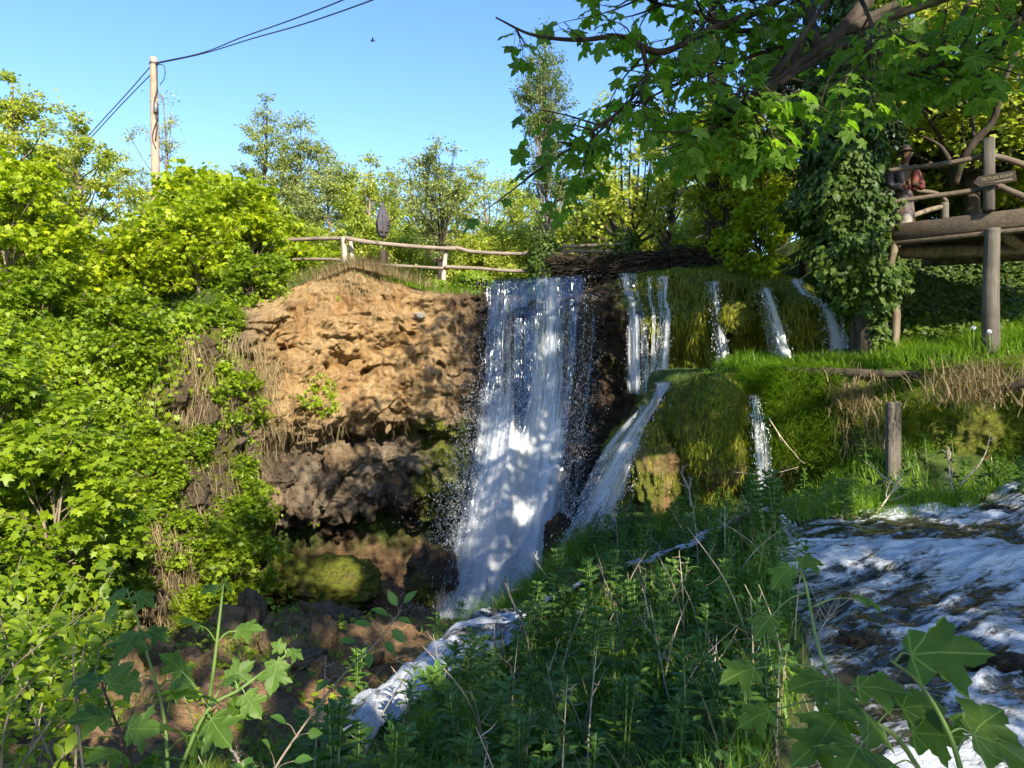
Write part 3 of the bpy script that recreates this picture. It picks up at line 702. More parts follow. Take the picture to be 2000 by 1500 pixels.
for _V in (CV, V2):
    _q = _V.reshape(-1, 3); _i = ((_q[:, 0] + 8) / .05).astype(int); _j = ((_q[:, 2] + 7) / .05).astype(int)
    _k = (_i >= 1) & (_i < len(_bx) - 1) & (_j >= 1) & (_j < len(_bz) - 1)
    for _a in (-1, 0, 1):
        for _b in (-1, 0, 1): np.minimum.at(_front, (_i[_k] + _a, _j[_k] + _b), _q[_k, 1])
def before_rock(W, gap, far=2.0):
    """bring a sheet of water out in front of the rock it runs down"""
    i = np.clip(((W[..., 0] + 8) / .05).astype(int), 0, len(_bx) - 1); j = np.clip(((W[..., 2] + 7) / .05).astype(int), 0, len(_bz) - 1)
    f = _front[i, j] - gap; need = np.where((f < W[..., 1]) & (f > W[..., 1] - far), W[..., 1] - f, 0)
    need = np.maximum.accumulate(need, axis=1)
    for _ in range(6): need = np.maximum(need, (need + np.roll(need, 1, 0) + np.roll(need, -1, 0)) / 3)
    W[..., 1] -= need
    return W
def fall(root, name, paths, nu, nv, mat, dens, seed, rip=.06, push=0.0, edge_w=.12, top=.0, rock=0.0):
    W = strip_surf(paths, nu, nv)
    if rock: W = before_rock(W, rock)
    u = np.linspace(0, 1, nu)[:, None] + 0 * W[..., 0]; v = np.linspace(0, 1, nv)[None] + 0 * W[..., 0]
    wid = np.linalg.norm(W[-1] - W[0], axis=-1).mean(); ln = np.linalg.norm(np.diff(W[nu // 2], axis=0), axis=1).sum()
    q = np.stack([u * wid * 3.0, v * ln * .35, 0 * u + seed], -1)
    q2 = np.stack([u * wid * 5.0, v * ln * 2.0, 0 * u + seed], -1)
    r = rip * (fbm(q, 3) + .6 * fbm(q2, 3) * sstep(.1, .5, v))
    W = W + np.array([.25, -1, .1]) * (r * sstep(0, .12, v) + push * sstep(0, .08, v))[..., None]
    e = sstep(0, edge_w, u + edge_w * .8 * fbm(q + 3, 2)) * sstep(0, edge_w, 1 - u + edge_w * .8 * fbm(q + 8, 2)) * sstep(-.01, top + .005, v) * sstep(0, .04, 1 - v)
    D = dens(u, v)
    g = Geo()
    g.add(W.reshape(-1, 3), grid_faces(nu, nv)[:, ::-1], uv=np.stack([u * wid, v * ln], -1).reshape(-1, 2), dens=D.ravel(), edge=e.ravel())
    o = g.build(name, mat, root, loc=None)
    return W, o
LEFT = [(-.74, 20.5, 2.74), (-.74, 20.05, 2.70), (-.83, 19.5, .2), (-1.05, 18.35, -1.9), (-1.5, 17.3, -4.2), (-2.05, 15.9, -6.35)]
MIDL = [(.1, 20.3, 2.74), (.1, 19.85, 2.70), (.05, 19.45, .3), (-.15, 18.2, -1.8), (-.6, 17.2, -4.1), (-1.3, 15.8, -6.35)]
MIDR = [(1.1, 19.8, 2.74), (1.1, 19.35, 2.70), (1.0, 18.9, .3), (.7, 18.2, -1.9), (.3, 17.1, -4.0), (-.6, 15.8, -6.1)]
RIGHT = [(1.95, 19.3, 2.74), (1.95, 18.9, 2.70), (1.78, 18.55, .5), (1.45, 18.0, -2.0), (.95, 17.1, -4.0), (.1, 15.8, -5.7)]
def dens_main(u, v):
    d = .41 - .05 * sstep(.0, .12, v) + .12 * sstep(.12, .5, v) + .33 * sstep(.40, .70, v)
    d = d + .16 * np.exp(-((u - .62 - .02 * v) / .17) ** 2) + .07 * np.exp(-((u - .25) / .1) ** 2) - .22 * np.exp(-((u - .43) / .06) ** 2) * (1 - sstep(.5, .62, v))
    d = d - .26 * sstep(.74, .98, u) * sstep(.15, .3, v) * (1 - .7 * sstep(.8, 1.0, v)) - .16 * (1 - sstep(.04, .3, u)) * sstep(.5, .8, v)
    return d
mf = thing('waterfall', 'broad white main waterfall plunging from the rock lip into the gorge', 'waterfall')
Wm, _ = fall(mf, 'water_sheet', [LEFT, MIDL, MIDR, RIGHT], 150, 320, M['fall1'], dens_main, 1, .09, rock=.10)
fall(mf, 'water_sheet', [LEFT, MIDL, MIDR, RIGHT], 100, 200, M['fall2'], lambda u, v: dens_main(u, v) - .05, 5, .12, .22, .2, rock=.10)
rs = np.random.RandomState(11)
g = Geo(); n = 30000
U = rs.beta(1.1, 1.1, n); Vv = .12 + .88 * rs.beta(2.6, 1.25, n)
I = np.clip((U * 149).astype(int), 0, 149); J = np.clip((Vv * 319).astype(int), 0, 318)
p = Wm[I, J]; d = Wm[I, np.minimum(J + 1, 319)] - p
spread = .05 + .5 * Vv ** 2
p = p + rs.normal(0, 1, (n, 3)) * spread[:, None] * np.array([.75, .35, .35]) + np.array([0, -.22, 0]) * spread[:, None]
drops(g, p, rs.uniform(.003, .0075, n), d + rs.normal(0, .002, (n, 3)), rs.uniform(1.5, 7, n))
n = 9000                                                            # spray thrown clear of the left and the right side of the fall
t_ = .1 + .9 * rs.beta(2.6, 1.1, n); J = (t_ * 318).astype(int); side = rs.rand(n) < .6
p = np.where(side[:, None], Wm[3, J], Wm[146, J]) + np.abs(rs.normal(0, 1, (n, 1))) * np.where(side, -.55, .34)[:, None] * (.25 + t_[:, None]) * np.array([1, .15, 0]) + rs.normal(0, .1, (n, 3))
drops(g, p, rs.uniform(.003, .0075, n), np.array([0, 0, -1.0]) + rs.normal(0, .25, (n, 3)), rs.uniform(1.0, 3, n))
tag(g.build('spray', M['drop'], mf), kind='stuff')

def side_fall(label, paths, dens, seed, nd, mat='fall3', nu=40, nv=120, spread=.05, rip=.035, name='waterfall', group=None):
    r = thing(name, label, 'waterfall', group=group)
    W, _ = fall(r, 'water_sheet', paths, nu, nv, M[mat], dens, seed, rip, 0, .42, .02, rock=.045)
    rs = np.random.RandomState(seed); g = Geo()
    I = rs.randint(0, nu, nd); t_ = rs.beta(1.6, 1, nd); J = (t_ * (nv - 2)).astype(int)
    p = W[I, J] + rs.normal(0, 1, (nd, 3)) * (spread * (.4 + t_))[:, None] * np.array([1, .6, .5]) + np.array([0, -.03, 0])
    drops(g, p, rs.uniform(.003, .0075, nd), W[I, J + 1] - W[I, J], rs.uniform(1.5, 6, nd))
    tag(g.build('spray', M['drop'], r), kind='stuff')
    return W
side_fall('white slanting chute rushing down between the main waterfall and the mossy dome',
          [[P(1262, 750, 15.0), P(1172, 850, 14.6), P(1118, 950, 14.2), P(1070, 1040, 13.9), P(1005, 1190, 13.7)],
           [P(1290, 745, 14.5), P(1222, 848, 14.0), P(1175, 950, 13.6), P(1140, 1030, 13.3), P(1095, 1180, 13.2)],
           [P(1308, 746, 14.0), P(1250, 838, 13.6), P(1212, 945, 13.4), P(1200, 1030, 13.1), P(1190, 1130, 12.8)]],
          lambda u, v: .62 - .14 * sstep(.45, .9, v) + .05 * np.sin(u * 9), 21, 1500, 'fall3', 60, 160, .09, .07)
def thin(label, top, bot, w0, w1, d0, d1, dn, seed, nd=260, mid=None):
    a = [[P(top[0] - w0, top[1], d0 + .35), P(top[0] - w0, top[1] + 6, d0)], [P(top[0] + w0, top[1], d0 + .3), P(top[0] + w0, top[1] + 6, d0 - .04)]]
    for k, s in ((0, -1), (1, 1)):
        if mid is not None: a[k].append(P(mid[0] + s * mid[2], mid[1], mid[3]))
        a[k] += [P(bot[0] + s * w1, bot[1], d1)]
    side_fall(label, a, lambda u, v: dn - .09 + .10 * np.sin(u * 7 + seed) + .08 * sstep(.3, 1, v), seed, nd)
thin('thin pale fall trailing over the bare ochre rock just right of the main waterfall', (1226, 548), (1228, 770), 16, 22, 17.75, 17.35, .55, 31, 420)
thin('narrow hair-like trickle between two thin falls over ochre rock', (1262, 556), (1256, 745), 3, 5, 17.3, 17.05, .62, 32, 90)
thin('thin fall dropping from the moss lip to the top of the slanting chute', (1294, 550), (1276, 738), 10, 18, 16.75, 16.5, .58, 33, 380)
thin('straight ribbon of water down the moss wall left of the bright moss cushion', (1388, 560), (1408, 722), 10, 18, 15.75, 15.35, .56, 34, 300)
thin('crooked little fall kinking over the bright moss cushion', (1470, 572), (1506, 705), 9, 13, 15.35, 14.75, .64, 35, 300, mid=(1482, 612, 9, 15.05))
thin('wide foaming fall at the right end of the moss wall', (1556, 548), (1612, 712), 12, 25, 15.3, 14.5, .62, 36, 500, mid=(1592, 620, 17, 14.9))
thin('dim veil of water in shade beside the ivy, right of the foaming fall', (1628, 560), (1640, 712), 8, 12, 14.9, 14.4, .50, 37, 160)
thin('small lit fall spilling over the mossy mound beside the grass tuft', (1443, 772), (1462, 955), 8, 18, 13.1, 12.55, .60, 38, 420, mid=(1452, 830, 16, 12.75))

# pools and streams: flat running water with broken white crests
def water_patch(name, cx, cy, mask, zf, foamf, flow, nx, ny, x0, x1, y0, y1, amp=.05, cat=None, label=None):
    xs = np.linspace(x0, x1, nx); ys = np.linspace(y0, y1, ny); X, Y = np.meshgrid(xs, ys, indexing='ij')
    c, s = math.cos(flow), math.sin(flow)
    uu = -X * s + Y * c; vv_ = X * c + Y * s                        # across and along the flow
    q = np.stack([uu * 2.2, vv_ * .9, 0 * X], -1); q2 = np.stack([uu * 5, vv_ * 2.4, 0 * X + 5], -1)
    w = ridged(q + .4 * fbm(q * .7, 2)[..., None], 4); w2 = ridged(q2, 3)
    F = foamf(X, Y) + .20 * w + .10 * w2 + .22 * fbm(q * .45 + 9, 3)
    q4 = np.stack([uu * 1.5, vv_ * .75, 0 * X + 3], -1); crest = np.maximum(ridged(q4 + .5 * fbm(q4, 2)[..., None], 3) - .15, 0)
    Z = zf(X, Y) + amp * w + amp * .45 * w2 + amp * .6 * fbm(q * .5, 2) + amp * 2.2 * crest
    F = F + .12 * crest - .13
    keep = mask(X, Y).ravel() > .5
    Fc = grid_faces(nx, ny); Fc = Fc[keep[Fc].all(1)]
    used = np.unique(Fc); mp = np.full(nx * ny, -1); mp[used] = np.arange(len(used))
    V = np.stack([X, Y, Z], -1).reshape(-1, 3)[used]
    g = Geo(); g.add(V, mp[Fc], uv=np.stack([uu, vv_], -1).reshape(-1, 2)[used], foam=np.clip(F, -.5, 1.5).ravel()[used])
    o = g.build(name, M['stream'])
    return tag(o, label, cat, kind='structure')
def foam_river(X, Y):
    f = .29 + .22 * sstep(6.3, 8.6, X + .4 * (Y - 9)) - .5 * np.exp(-((X - river_x(Y) - .35) / .4) ** 2 - ((Y - 5.0) / .8) ** 2)
    f = f + .25 * np.exp(-((Y - 7.2 + .25 * (X - 4)) / .55) ** 2) - .35 * np.exp(-((Y - 8.4) / .45) ** 2) * (1 - sstep(4.8, 6.0, X)) + .15 * (1 - sstep(3, 5, Y))
    return f
def zr(X, Y):
    return river_z(X, Y) + .10 * np.exp(-((Y - 7.25 + .25 * (X - 4)) / .5) ** 2) + .35 * sstep(6.0, 8.2, X + .5 * (Y - 9)) - .1 * sstep(7, 5.5, Y)
water_patch('river', 0, 0, lambda X, Y: (X > river_x(Y) - .3) & (Y < 10.2), zr, foam_river, math.radians(203), 340, 420, -.2, 11, 1.2, 10.3, .030)
def stream_path(t): return np.interp(t, [0, .25, .5, .75, 1], [3.6, 2.2, 1.1, .1, -.75]), np.interp(t, [0, .25, .5, .75, 1], [8.3, 8.1, 8.6, 8.5, 8.0])
def sm(X, Y):
    c = np.interp(X, [-1.2, -.75, .1, 1.1, 2.2, 3.8], [7.9, 8.0, 8.4, 8.6, 8.2, 8.3]); w = np.interp(X, [-1.3, 0, 1, 3.8], [.6, .3, .22, .4])
    return np.abs(Y - c) < w
water_patch('stream', 0, 0, sm, lambda X, Y: ground_z(X, Y, False) + .07 - .1 * sstep(-.6, -1.2, X), lambda X, Y: .34 + .12 * fbm(np.stack([X * 1.5, Y * 1.5, 0 * X], -1), 2), math.radians(180), 260, 120, -1.35, 3.8, 6.9, 9.5, .04)
# the lower cascade that slides off the near bank
def wet_x(y): return tab(y, [(5.0, -1.55), (5.7, -1.45), (6.4, -1.28), (7.1, -1.0), (7.7, -.6), (8.4, .05)])
def in_wet(x, y): return (np.abs(x - wet_x(y)) < .40 + .3 * (y < 7)) & (y > 4.6) & (y < 8.6)
nu, nv = 60, 180
yl = np.linspace(8.55, 5.2, nv)[None, :] + 0 * np.linspace(-1, 1, nu)[:, None]; sl = np.linspace(-1, 1, nu)[:, None] + 0 * yl
yy_ = yl + sl * -.22; xx_ = wet_x(yl) + sl * np.interp(yl, [5.2, 6.5, 8, 8.6], [.5, .48, .40, .25])
q = np.stack([sl * 1.5, yl * 1.2, 0 * yl], -1); w1 = ridged(q, 4); w2 = ridged(q * 2.6, 3)
zz_ = ground_z(xx_, yy_) + .09 + .05 * w1 + .025 * w2 - .12 * np.abs(sl) ** 3
g = Geo(); g.add(np.stack([xx_, yy_, zz_], -1).reshape(-1, 3), grid_faces(nu, nv), uv=np.stack([sl * .5, yl], -1).reshape(-1, 2), foam=np.clip(.52 + .18 * w1 + .12 * w2 + .2 * fbm(q * .6 + 4, 2), -.5, 1.5).ravel())
tag(g.build('waterfall', M['stream']), 'low foaming cascade sliding off the near bank, at the bottom centre below the grass tuft', 'waterfall')

# ------------------------------------------------------------------ utility pole and its cables
M['cable'] = plain_mat('black_cable', (.012, .012, .014), .5)
M['metal'] = plain_mat('grey_metal', (.16, .16, .16), .5, .6)
pb_ = P(309, 470, 28.0); pt_ = P(300, 113, 28.0)
pole = thing('utility_pole', 'tall pale wooden utility pole rising out of the left thicket', 'pole', (pb_[0], pb_[1], 2.6))
base = np.array([pb_[0], pb_[1], 2.6])
g = Geo(); log_tube(g, [base + (0.08, 0, 0), (base + pt_) / 2, pt_], [.19, .165, .135], 14, 2, .04, 40)
g.build('post', M['polewood'], pole, loc=base)
g = Geo(); tube(g, [pt_ + (0, 0, -.26), pt_ + (0, 0, -.18)], .16, 14); g.build('collar', M['metal'], pole, loc=base)
g = Geo()
tube(g, smooth_path([pt_ + (.15, -.1, -.3), pt_ + (.2, -.12, -1.2), pt_ + (.1, -.17, -1.9), pt_ + (.19, -.12, -2.6), pt_ + (.14, -.14, -3.3)], 20), .03, 6)
tube(g, smooth_path([pt_ + (.12, -.1, -.3), pt_ + (.45, -.1, -.35), pt_ + (.48, -.1, -.8), pt_ + (.3, -.1, -1.1)], 16), .018, 5)
tube(g, smooth_path([pt_ + (.1, -.15, -1.6), pt_ + (.26, -.14, -2.2), pt_ + (.05, -.19, -3.1), pt_ + (.16, -.15, -3.6)], 16), .02, 5)
g.build('conduit', M['cable'], pole, loc=base)
g = Geo(); box(g, pt_ + (.16, -.17, -2.0), (.14, .12, .42), None, .02); g.build('junction_box', M['metal'], pole, loc=base)
def cable(pts, label, r=.02):
    g = Geo(); tube(g, smooth_path(pts, 40), r, 5); o = g.build('overhead_cable', M['cable'])
    tag(o, label, 'cable', 'cables on the utility pole')
cable([P(307, 122, 27.9), P(395, 103, 25.5), P(472, 73, 23.2), P(560, 42, 20.8), P(669, 0, 18.2), P(860, -85, 14.6)], 'upper of the two cables running from the pole to the upper right')
cable([P(307, 124, 27.9), P(395, 105, 25.5), P(490, 76, 22.9), P(595, 46, 20.2), P(727, 0, 17.4), P(920, -75, 14.2)], 'lower of the two cables running from the pole to the upper right')
cable([P(294, 130, 28), P(245, 186, 28.6), P(200, 235, 29), P(60, 390, 30)], 'upper cable slanting down left from the pole behind the treetops')
cable([P(294, 146, 28), P(250, 191, 28.6), P(205, 239, 29), P(70, 388, 30)], 'lower cable slanting down left from the pole behind the treetops')
# a bird far up in the sky
b = P(728, 80, 42); g = Geo()
tube(g, [b + (-.16, 0, 0), b + (-.05, 0, .015), b + (.07, 0, .01), b + (.17, 0, -.01)], [.012, .05, .045, .01], 7)
leaves(g, L_LANCE, [b, b], [(-.3, 1, .35), (.2, -1, .45)], [(0, 0, 1), (0, 0, 1)], [.3, .3], .5)
tag(g.build('bird', M['cable']), 'tiny dark bird flying high in the clear sky', 'bird')

# ------------------------------------------------------------------ rustic fence along the top of the cliff
fz = ground_z
fence = thing('rustic_fence', 'weathered rough log fence along the top of the cliff left of the waterfall', 'fence', (-4.6, 21.2, 3.3))
fo = np.array([-4.6, 21.2, 3.3])
def frail(pts, r, seed, name='rail', mat='rail', par=None, o=None):
    g = Geo(); log_tube(g, pts, r, 10, seed, .16, 34); g.build(name, M[mat], par if par is not None else fence, loc=o if o is not None else fo)
def fpost(pts, r, seed):
    g = Geo(); log_tube(g, pts, r, 10, seed, .10, 20); g.build('post', M['post'], fence, loc=fo)
fpost([P(673, 535, 21.2), P(673, 500, 21.2), P(670, 463, 21.2)], [.085, .08, .075], 1)
fpost([P(688, 535, 21.5), P(687, 500, 21.5), P(684, 468, 21.5)], [.075, .07, .065], 2)
fpost([P(866, 556, 21.2), P(868, 520, 21.2), P(871, 488, 21.2)], [.075, .07, .06], 3)
frail([P(522, 470, 22.4), P(580, 468, 22), P(630, 466, 21.6), P(690, 466, 21.1)], [.05, .06, .055], 4)
frail([P(560, 507, 22.2), P(620, 506, 21.8), P(672, 508, 21.3)], [.04, .045, .05], 5)
frail([P(675, 465, 21.05), P(720, 473, 21.1), P(780, 479, 21.1), P(830, 483, 21), P(890, 486, 21.05)], [.065, .07, .06, .05], 6)
frail([P(850, 488, 21.15), P(888, 484, 21.1), P(920, 491, 21), P(980, 495, 20.9), P(1050, 496, 20.8)], [.045, .06, .055, .05], 7)
frail([P(690, 512, 21.25), P(760, 518, 21.2), P(866, 524, 21.1)], [.045, .045, .04], 8)
frail([P(868, 521, 21.1), P(930, 524, 21), P(990, 529, 20.8), P(1040, 529, 20.6)], [.05, .05, .055], 9)

# closed parasol standing behind the fence
M['canvas'] = plain_mat('faded_canvas', (.085, .075, .085), .9, 0, .5)
pz = P(748, 560, 22.8); pr = thing('closed_parasol', 'closed dark grey parasol standing upright behind the log fence', 'parasol', pz)
g = Geo(); n = 26; t_ = np.linspace(0, 1, n); ctr = np.array([P(748, 397 + 66 * q, 22.8) for q in t_])
rad = np.interp(t_, [0, .05, .12, .3, .6, .85, 1], [.02, .05, .065, .15, .20, .17, .10])
tube(g, ctr, rad, 24); V = g.v[-1].reshape(n, 24, 3); k = 1 + .22 * np.cos(np.arange(24) / 24 * 2 * math.pi * 6)[None, :, None] * np.clip(t_ * 2, 0, 1)[:, None, None]
g.v[-1] = (ctr[:, None] + (V - ctr[:, None]) * k).reshape(-1, 3); g.build('canopy', M['canvas'], pr, loc=pz)
g = Geo(); tube(g, [pz, P(748, 392, 22.8)], .03, 8); g.build('pole', M['bark_dark'], pr, loc=pz)
g = Geo(); tube(g, [P(748, 452, 22.8), P(748, 455, 22.8)], .175, 16); g.build('strap', M['bark_dark'], pr, loc=pz)
g = Geo(); log_tube(g, [P(748, 490, 22.6), P(750, 540, 22.6)], [.12, .15], 10, 3); tag(g.build('stump', M['bark_dark']), 'dark stump under the closed parasol behind the fence', 'stump')

# sunlit rail end behind the brush wall
fe = thing('rail_fence', 'short sunlit pair of fence rails with one post behind the brush wall', 'fence', P(1385, 480, 22))
o_ = P(1385, 480, 22)
frail([P(1350, 472, 22.6), P(1380, 460, 22), P(1412, 446, 21.4)], [.07, .075, .07], 21, par=fe, o=o_)
frail([P(1401, 485, 21.5), P(1404, 445, 21.5)], [.06, .055], 22, 'post', 'post', fe, o_)

# ------------------------------------------------------------------ timber viewing deck on the right
DS = 1.15
DK = np.array([7.6, 12.6, 2.85]); deck = thing('viewing_deck', 'raised timber viewing deck with log railings at the right edge', 'deck', DK)
def dpart(name, mat, g): return g.build(name, mat, deck, loc=DK)
Lb = P(1740, 448, 11.25 * DS); Rb = P(2000, 424, 10.2 * DS); dv_ = unit(Rb - Lb); dv2 = unit(np.array([dv_[0], dv_[1], 0])); ang = math.atan2(dv2[1], dv2[0])
back = np.array([-dv2[1], dv2[0], 0])
zt = 2.5 * DS
def along(s, b=0.0, z=0.0): return np.array([Lb[0], Lb[1], zt]) + (dv2 * s + back * b + np.array([0, 0, z])) * DS
R_ = rotz(ang)
g = Geo(); m0 = g.n; box(g, along(1.75, .07, -.125), (4.0, .16, .31), R_, .03); dpart('front_beam', M['deckwood'], g)
g = Geo(); box(g, along(1.75, .02, -.30), (4.0, .1, .08), R_, .02); dpart('lower_beam', M['deckwood'], g)
for i in range(8):
    g = Geo(); box(g, along(1.78, .30 + i * .33, -.155), (3.93, .345, .07), R_, .012); dpart('deck_board', M['deckwood'], g)
g = Geo(); log_tube(g, [along(.05, .5, -.36), along(1.6, .9, -.42), along(3.4, 1.3, -.40)], [.13, .12, .13], 12, 3); dpart('joist', M['bark'], g)
g = Geo(); log_tube(g, [along(0.1, 2.2, -.30), along(1.6, 2.3, -.34), along(3.4, 2.4, -.32)], [.1, .1, .1], 12, 4); dpart('joist', M['bark'], g)
ps = 1.31                                                          # the big corner post
zg = min(float(ground_z(along(ps)[0], along(ps)[1])) - .1, .9)
g = Geo(); log_tube(g, [along(ps, -.06, (zg - zt) / DS), along(ps, -.06, -1.0), along(ps + .02, -.05, -.25)], [.135, .125, .11], 14, 6, .10, 40); dpart('support_post', M['deckpost'], g)
g = Geo(); box(g, along(ps - .02, -.03, .55), (.16, .15, 1.22), R_, .02); 
V = g.v[-1]; V[:, :2] += 0; dpart('railing_post', M['deckpost'], g)
g = Geo(); log_tube(g, [along(.03, .05, -2.4), along(.06, .05, -1.3), along(-.03, .05, -.8), along(.05, .04, -.3)], [.055, .075, .06, .07], 12, 9, .14, 40); dpart('support_post', M['bark'], g)
g = Geo(); log_tube(g, [P(1735, 333, 11.15 * DS), P(1800, 326, 10.95 * DS), P(1870, 316, 10.7 * DS), P(1937, 301, 10.5 * DS)], [.04, .044, .048, .044], 10, 11, .15, 40); dpart('handrail', M['deckwood'], g)
g = Geo(); log_tube(g, [P(1932, 303, 10.5 * DS), P(1968, 311, 10.9 * DS), P(2030, 334, 11.5 * DS)], [.05, .056, .056], 10, 12, .12, 24); dpart('handrail', M['deckwood'], g)
g = Geo(); log_tube(g, [P(1725, 398, 11.1 * DS), P(1800, 386, 10.9 * DS), P(1870, 377, 10.7 * DS), P(1960, 364, 10.45 * DS)], [.04, .045, .05, .04], 10, 13, .15, 40); dpart('midrail', M['deckwood'], g)
g = Geo(); log_tube(g, [P(1948, 362, 10.5 * DS), P(1985, 378, 10.9 * DS), P(2040, 402, 11.5 * DS)], [.05, .055, .06], 10, 14, .12, 24); dpart('midrail', M['deckwood'], g)
bz = P(1845, 396, 13.6 * DS)
g = Geo(); log_tube(g, [bz + (0, 0, -1.1), bz], [.09, .08], 10, 15, .1, 20); dpart('railing_post', M['deckpost'], g)
g = Geo(); log_tube(g, [P(1775, 425, 13.6 * DS), P(1812, 411, 13.6 * DS), P(1850, 402, 13.6 * DS)], [.05, .055, .05], 10, 16); dpart('midrail', M['bark'], g)
g = Geo(); log_tube(g, [P(1790, 372, 13.3 * DS), P(1830, 378, 13.5 * DS), P(1848, 394, 13.6 * DS)], [.04, .045, .05], 10, 17); dpart('handrail', M['deckwood'], g)
g = Geo(); log_tube(g, [P(1958, 452, 10.5 * DS), P(1985, 478, 10.9 * DS), P(2040, 500, 11.6 * DS)], [.09, .10, .11], 12, 18); dpart('brace', M['bark'], g)
g = Geo(); log_tube(g, [P(1740, 487, 11.4 * DS), P(1790, 497, 11.9 * DS), P(1850, 500, 12.6 * DS)], [.07, .085, .09], 12, 19); dpart('brace', M['bark'], g)
# arrow sign
M['signboard'] = wood_mat('dark_sign_board', (.014, .010, .007), (.032, .024, .017), 0)
M['lettering'] = plain_mat('faded_lettering', (.17, .14, .075), .7)
so = P(1942, 350, 10.28 * DS); sg = thing('arrow_sign', 'dark arrow-shaped sign reading PICTURE POINT on the deck post', 'sign', so)
sl_ = unit(P(1980, 345, 10.24 * DS) - P(1905, 358, 10.34 * DS)); su = np.array([-sl_[2] * .99, 0, sl_[0]]); su = unit(su - sl_ * su.dot(sl_)); sn = np.cross(sl_, su)
L_, H_ = .64, .178
prof = [(-L_ / 2, 0), (-L_ / 2 + .09, -H_ / 2), (L_ / 2, -H_ / 2), (L_ / 2, H_ / 2), (-L_ / 2 + .09, H_ / 2)]
prof = prof[::1]
F_ = np.array([so + sl_ * a + su * b + sn * .012 for a, b in prof]); B_ = np.array([so + sl_ * a + su * b - sn * .012 for a, b in prof])
g = Geo(); g.add(np.vstack([F_, B_]), [np.array([[0, 1, 2, 3, 4]]), np.array([[9, 8, 7, 6, 5]]), np.array([[i, i + 5, (i + 1) % 5 + 5, (i + 1) % 5] for i in range(5)])])
ob = g.build('board', M['signboard'], sg, loc=so, smooth=False)
cu = bpy.data.curves.new('lettering', 'FONT'); cu.body = 'PICTURE POINT'; cu.size = .07; cu.align_x = 'CENTER'; cu.align_y = 'CENTER'; cu.extrude = .002
tx = bpy.data.objects.new('lettering_source', cu); COL.objects.link(tx)
bpy.context.view_layer.update()
me = bpy.data.meshes.new_from_object(tx.evaluated_get(bpy.context.evaluated_depsgraph_get()))
bpy.data.objects.remove(tx); bpy.data.curves.remove(cu)
co = np.zeros(len(me.vertices) * 3, np.float32); me.vertices.foreach_get('co', co); co = co.reshape(-1, 3)
w_ = co[:, 0].max() - co[:, 0].min(); co[:, 0] *= .46 / w_
front = -sn if sn[1] > 0 else sn
W_ = so * 0 + sl_ * (co[:, 0:1] + .04) + su * (co[:, 1:2] + .018) + front * (co[:, 2:3] + .0155)
me.vertices.foreach_set('co', W_.astype(np.float32).ravel()); me.update(); me.materials.clear(); me.materials.append(M['lettering']); me.name = 'lettering'
o = bpy.data.objects.new('lettering', me); COL.objects.link(o); o.parent = sg
g = Geo(); box(g, so + sl_ * .05 - su * .048 + front * .0155, (.41, .004, .014), np.stack([sl_, front, su], 1)); g.build('underline', M['lettering'], sg, loc=so)

# carved wooden statue on the deck
M['carved'] = wood_mat('carved_wood', (.075, .042, .022), (.20, .115, .06), 2)
M['redpaint'] = plain_mat('faded_red_paint', (.20, .04, .025), .8, 0, .6)
M['whitepaint'] = plain_mat('worn_white_paint', (.30, .27, .23), .8, 0, .5)
M['greypaint'] = plain_mat('grey_brown_paint', (.13, .10, .095), .8, 0, .5)
ST = np.array([7.6, 13.9, 2.84]); stt = thing('carved_statue', 'carved wooden folk statue in a hat and red waistcoat on the viewing deck', 'statue', ST)
def ringbody(g, rows, sides=20, seed=0):
    n = len(rows); an = np.linspace(0, 2 * math.pi, sides, endpoint=False)
    R = np.array(rows, float); R = np.stack([np.interp(np.linspace(0, n - 1, n * 4), np.arange(n), R[:, k]) for k in range(5)], 1); n = len(R)
    V = np.stack([R[:, 0:1] + R[:, 3:4] * np.cos(an), R[:, 1:2] + R[:, 4:5] * np.sin(an), R[:, 2:3] + 0 * an], -1)
    V = V + .012 * fbm(V * 12 + seed, 3)[..., None] * np.array([1, 1, 0])
    i = np.arange(n - 1)[:, None] * sides; j = np.arange(sides)[None]; j2 = (j + 1) % sides
    g.add(V.reshape(-1, 3) + ST, [np.stack([i + j, i + j2, i + sides + j2, i + sides + j], -1).reshape(-1, 4), np.array([list(range(sides))[::-1]]), np.array([[(n - 1) * sides + k for k in range(sides)]])])
g = Geo()      # body: robe, torso, neck and head as one carved block; x, y, z, rx, ry
ringbody(g, [(0, 0, 0, .22, .2), (0, 0, .3, .2, .18), (0, 0, .75, .17, .15), (0, 0, .92, .155, .13), (0, 0, 1.12, .19, .14), (0, 0, 1.26, .22, .14), (0, 0, 1.34, .19, .12), (.01, 0, 1.38, .085, .08), (.015, -.005, 1.42, .06, .06), (.02, -.01, 1.47, .065, .07), (.03, -.015, 1.53, .08, .095), (.03, -.015, 1.60, .085, .10), (.03, -.01, 1.67, .078, .09), (.03, 0, 1.72, .04, .05)])
f0 = ST + np.array([.05, -.11, 1.58])
tube(g, [f0 + (0, .03, .035), f0 + (.012, -.015, .0), f0 + (.006, .02, -.012)], [.012, .02, .01], 7)          # nose
for s in (-1, 1):
    tube(g, [f0 + (s * .035 - .005, .02, .035), f0 + (s * .035 + .012, .018, .037)], [.012, .012], 6)         # brows
    tube(g, [f0 + (s * .095 - .02, .10, -.02), f0 + (s * .1 - .02, .105, .03)], [.018, .02], 7)               # ears
tube(g, [f0 + (-.025, .025, -.05), f0 + (0, .012, -.053), f0 + (.03, .02, -.05)], [.008, .011, .008], 6)       # mouth
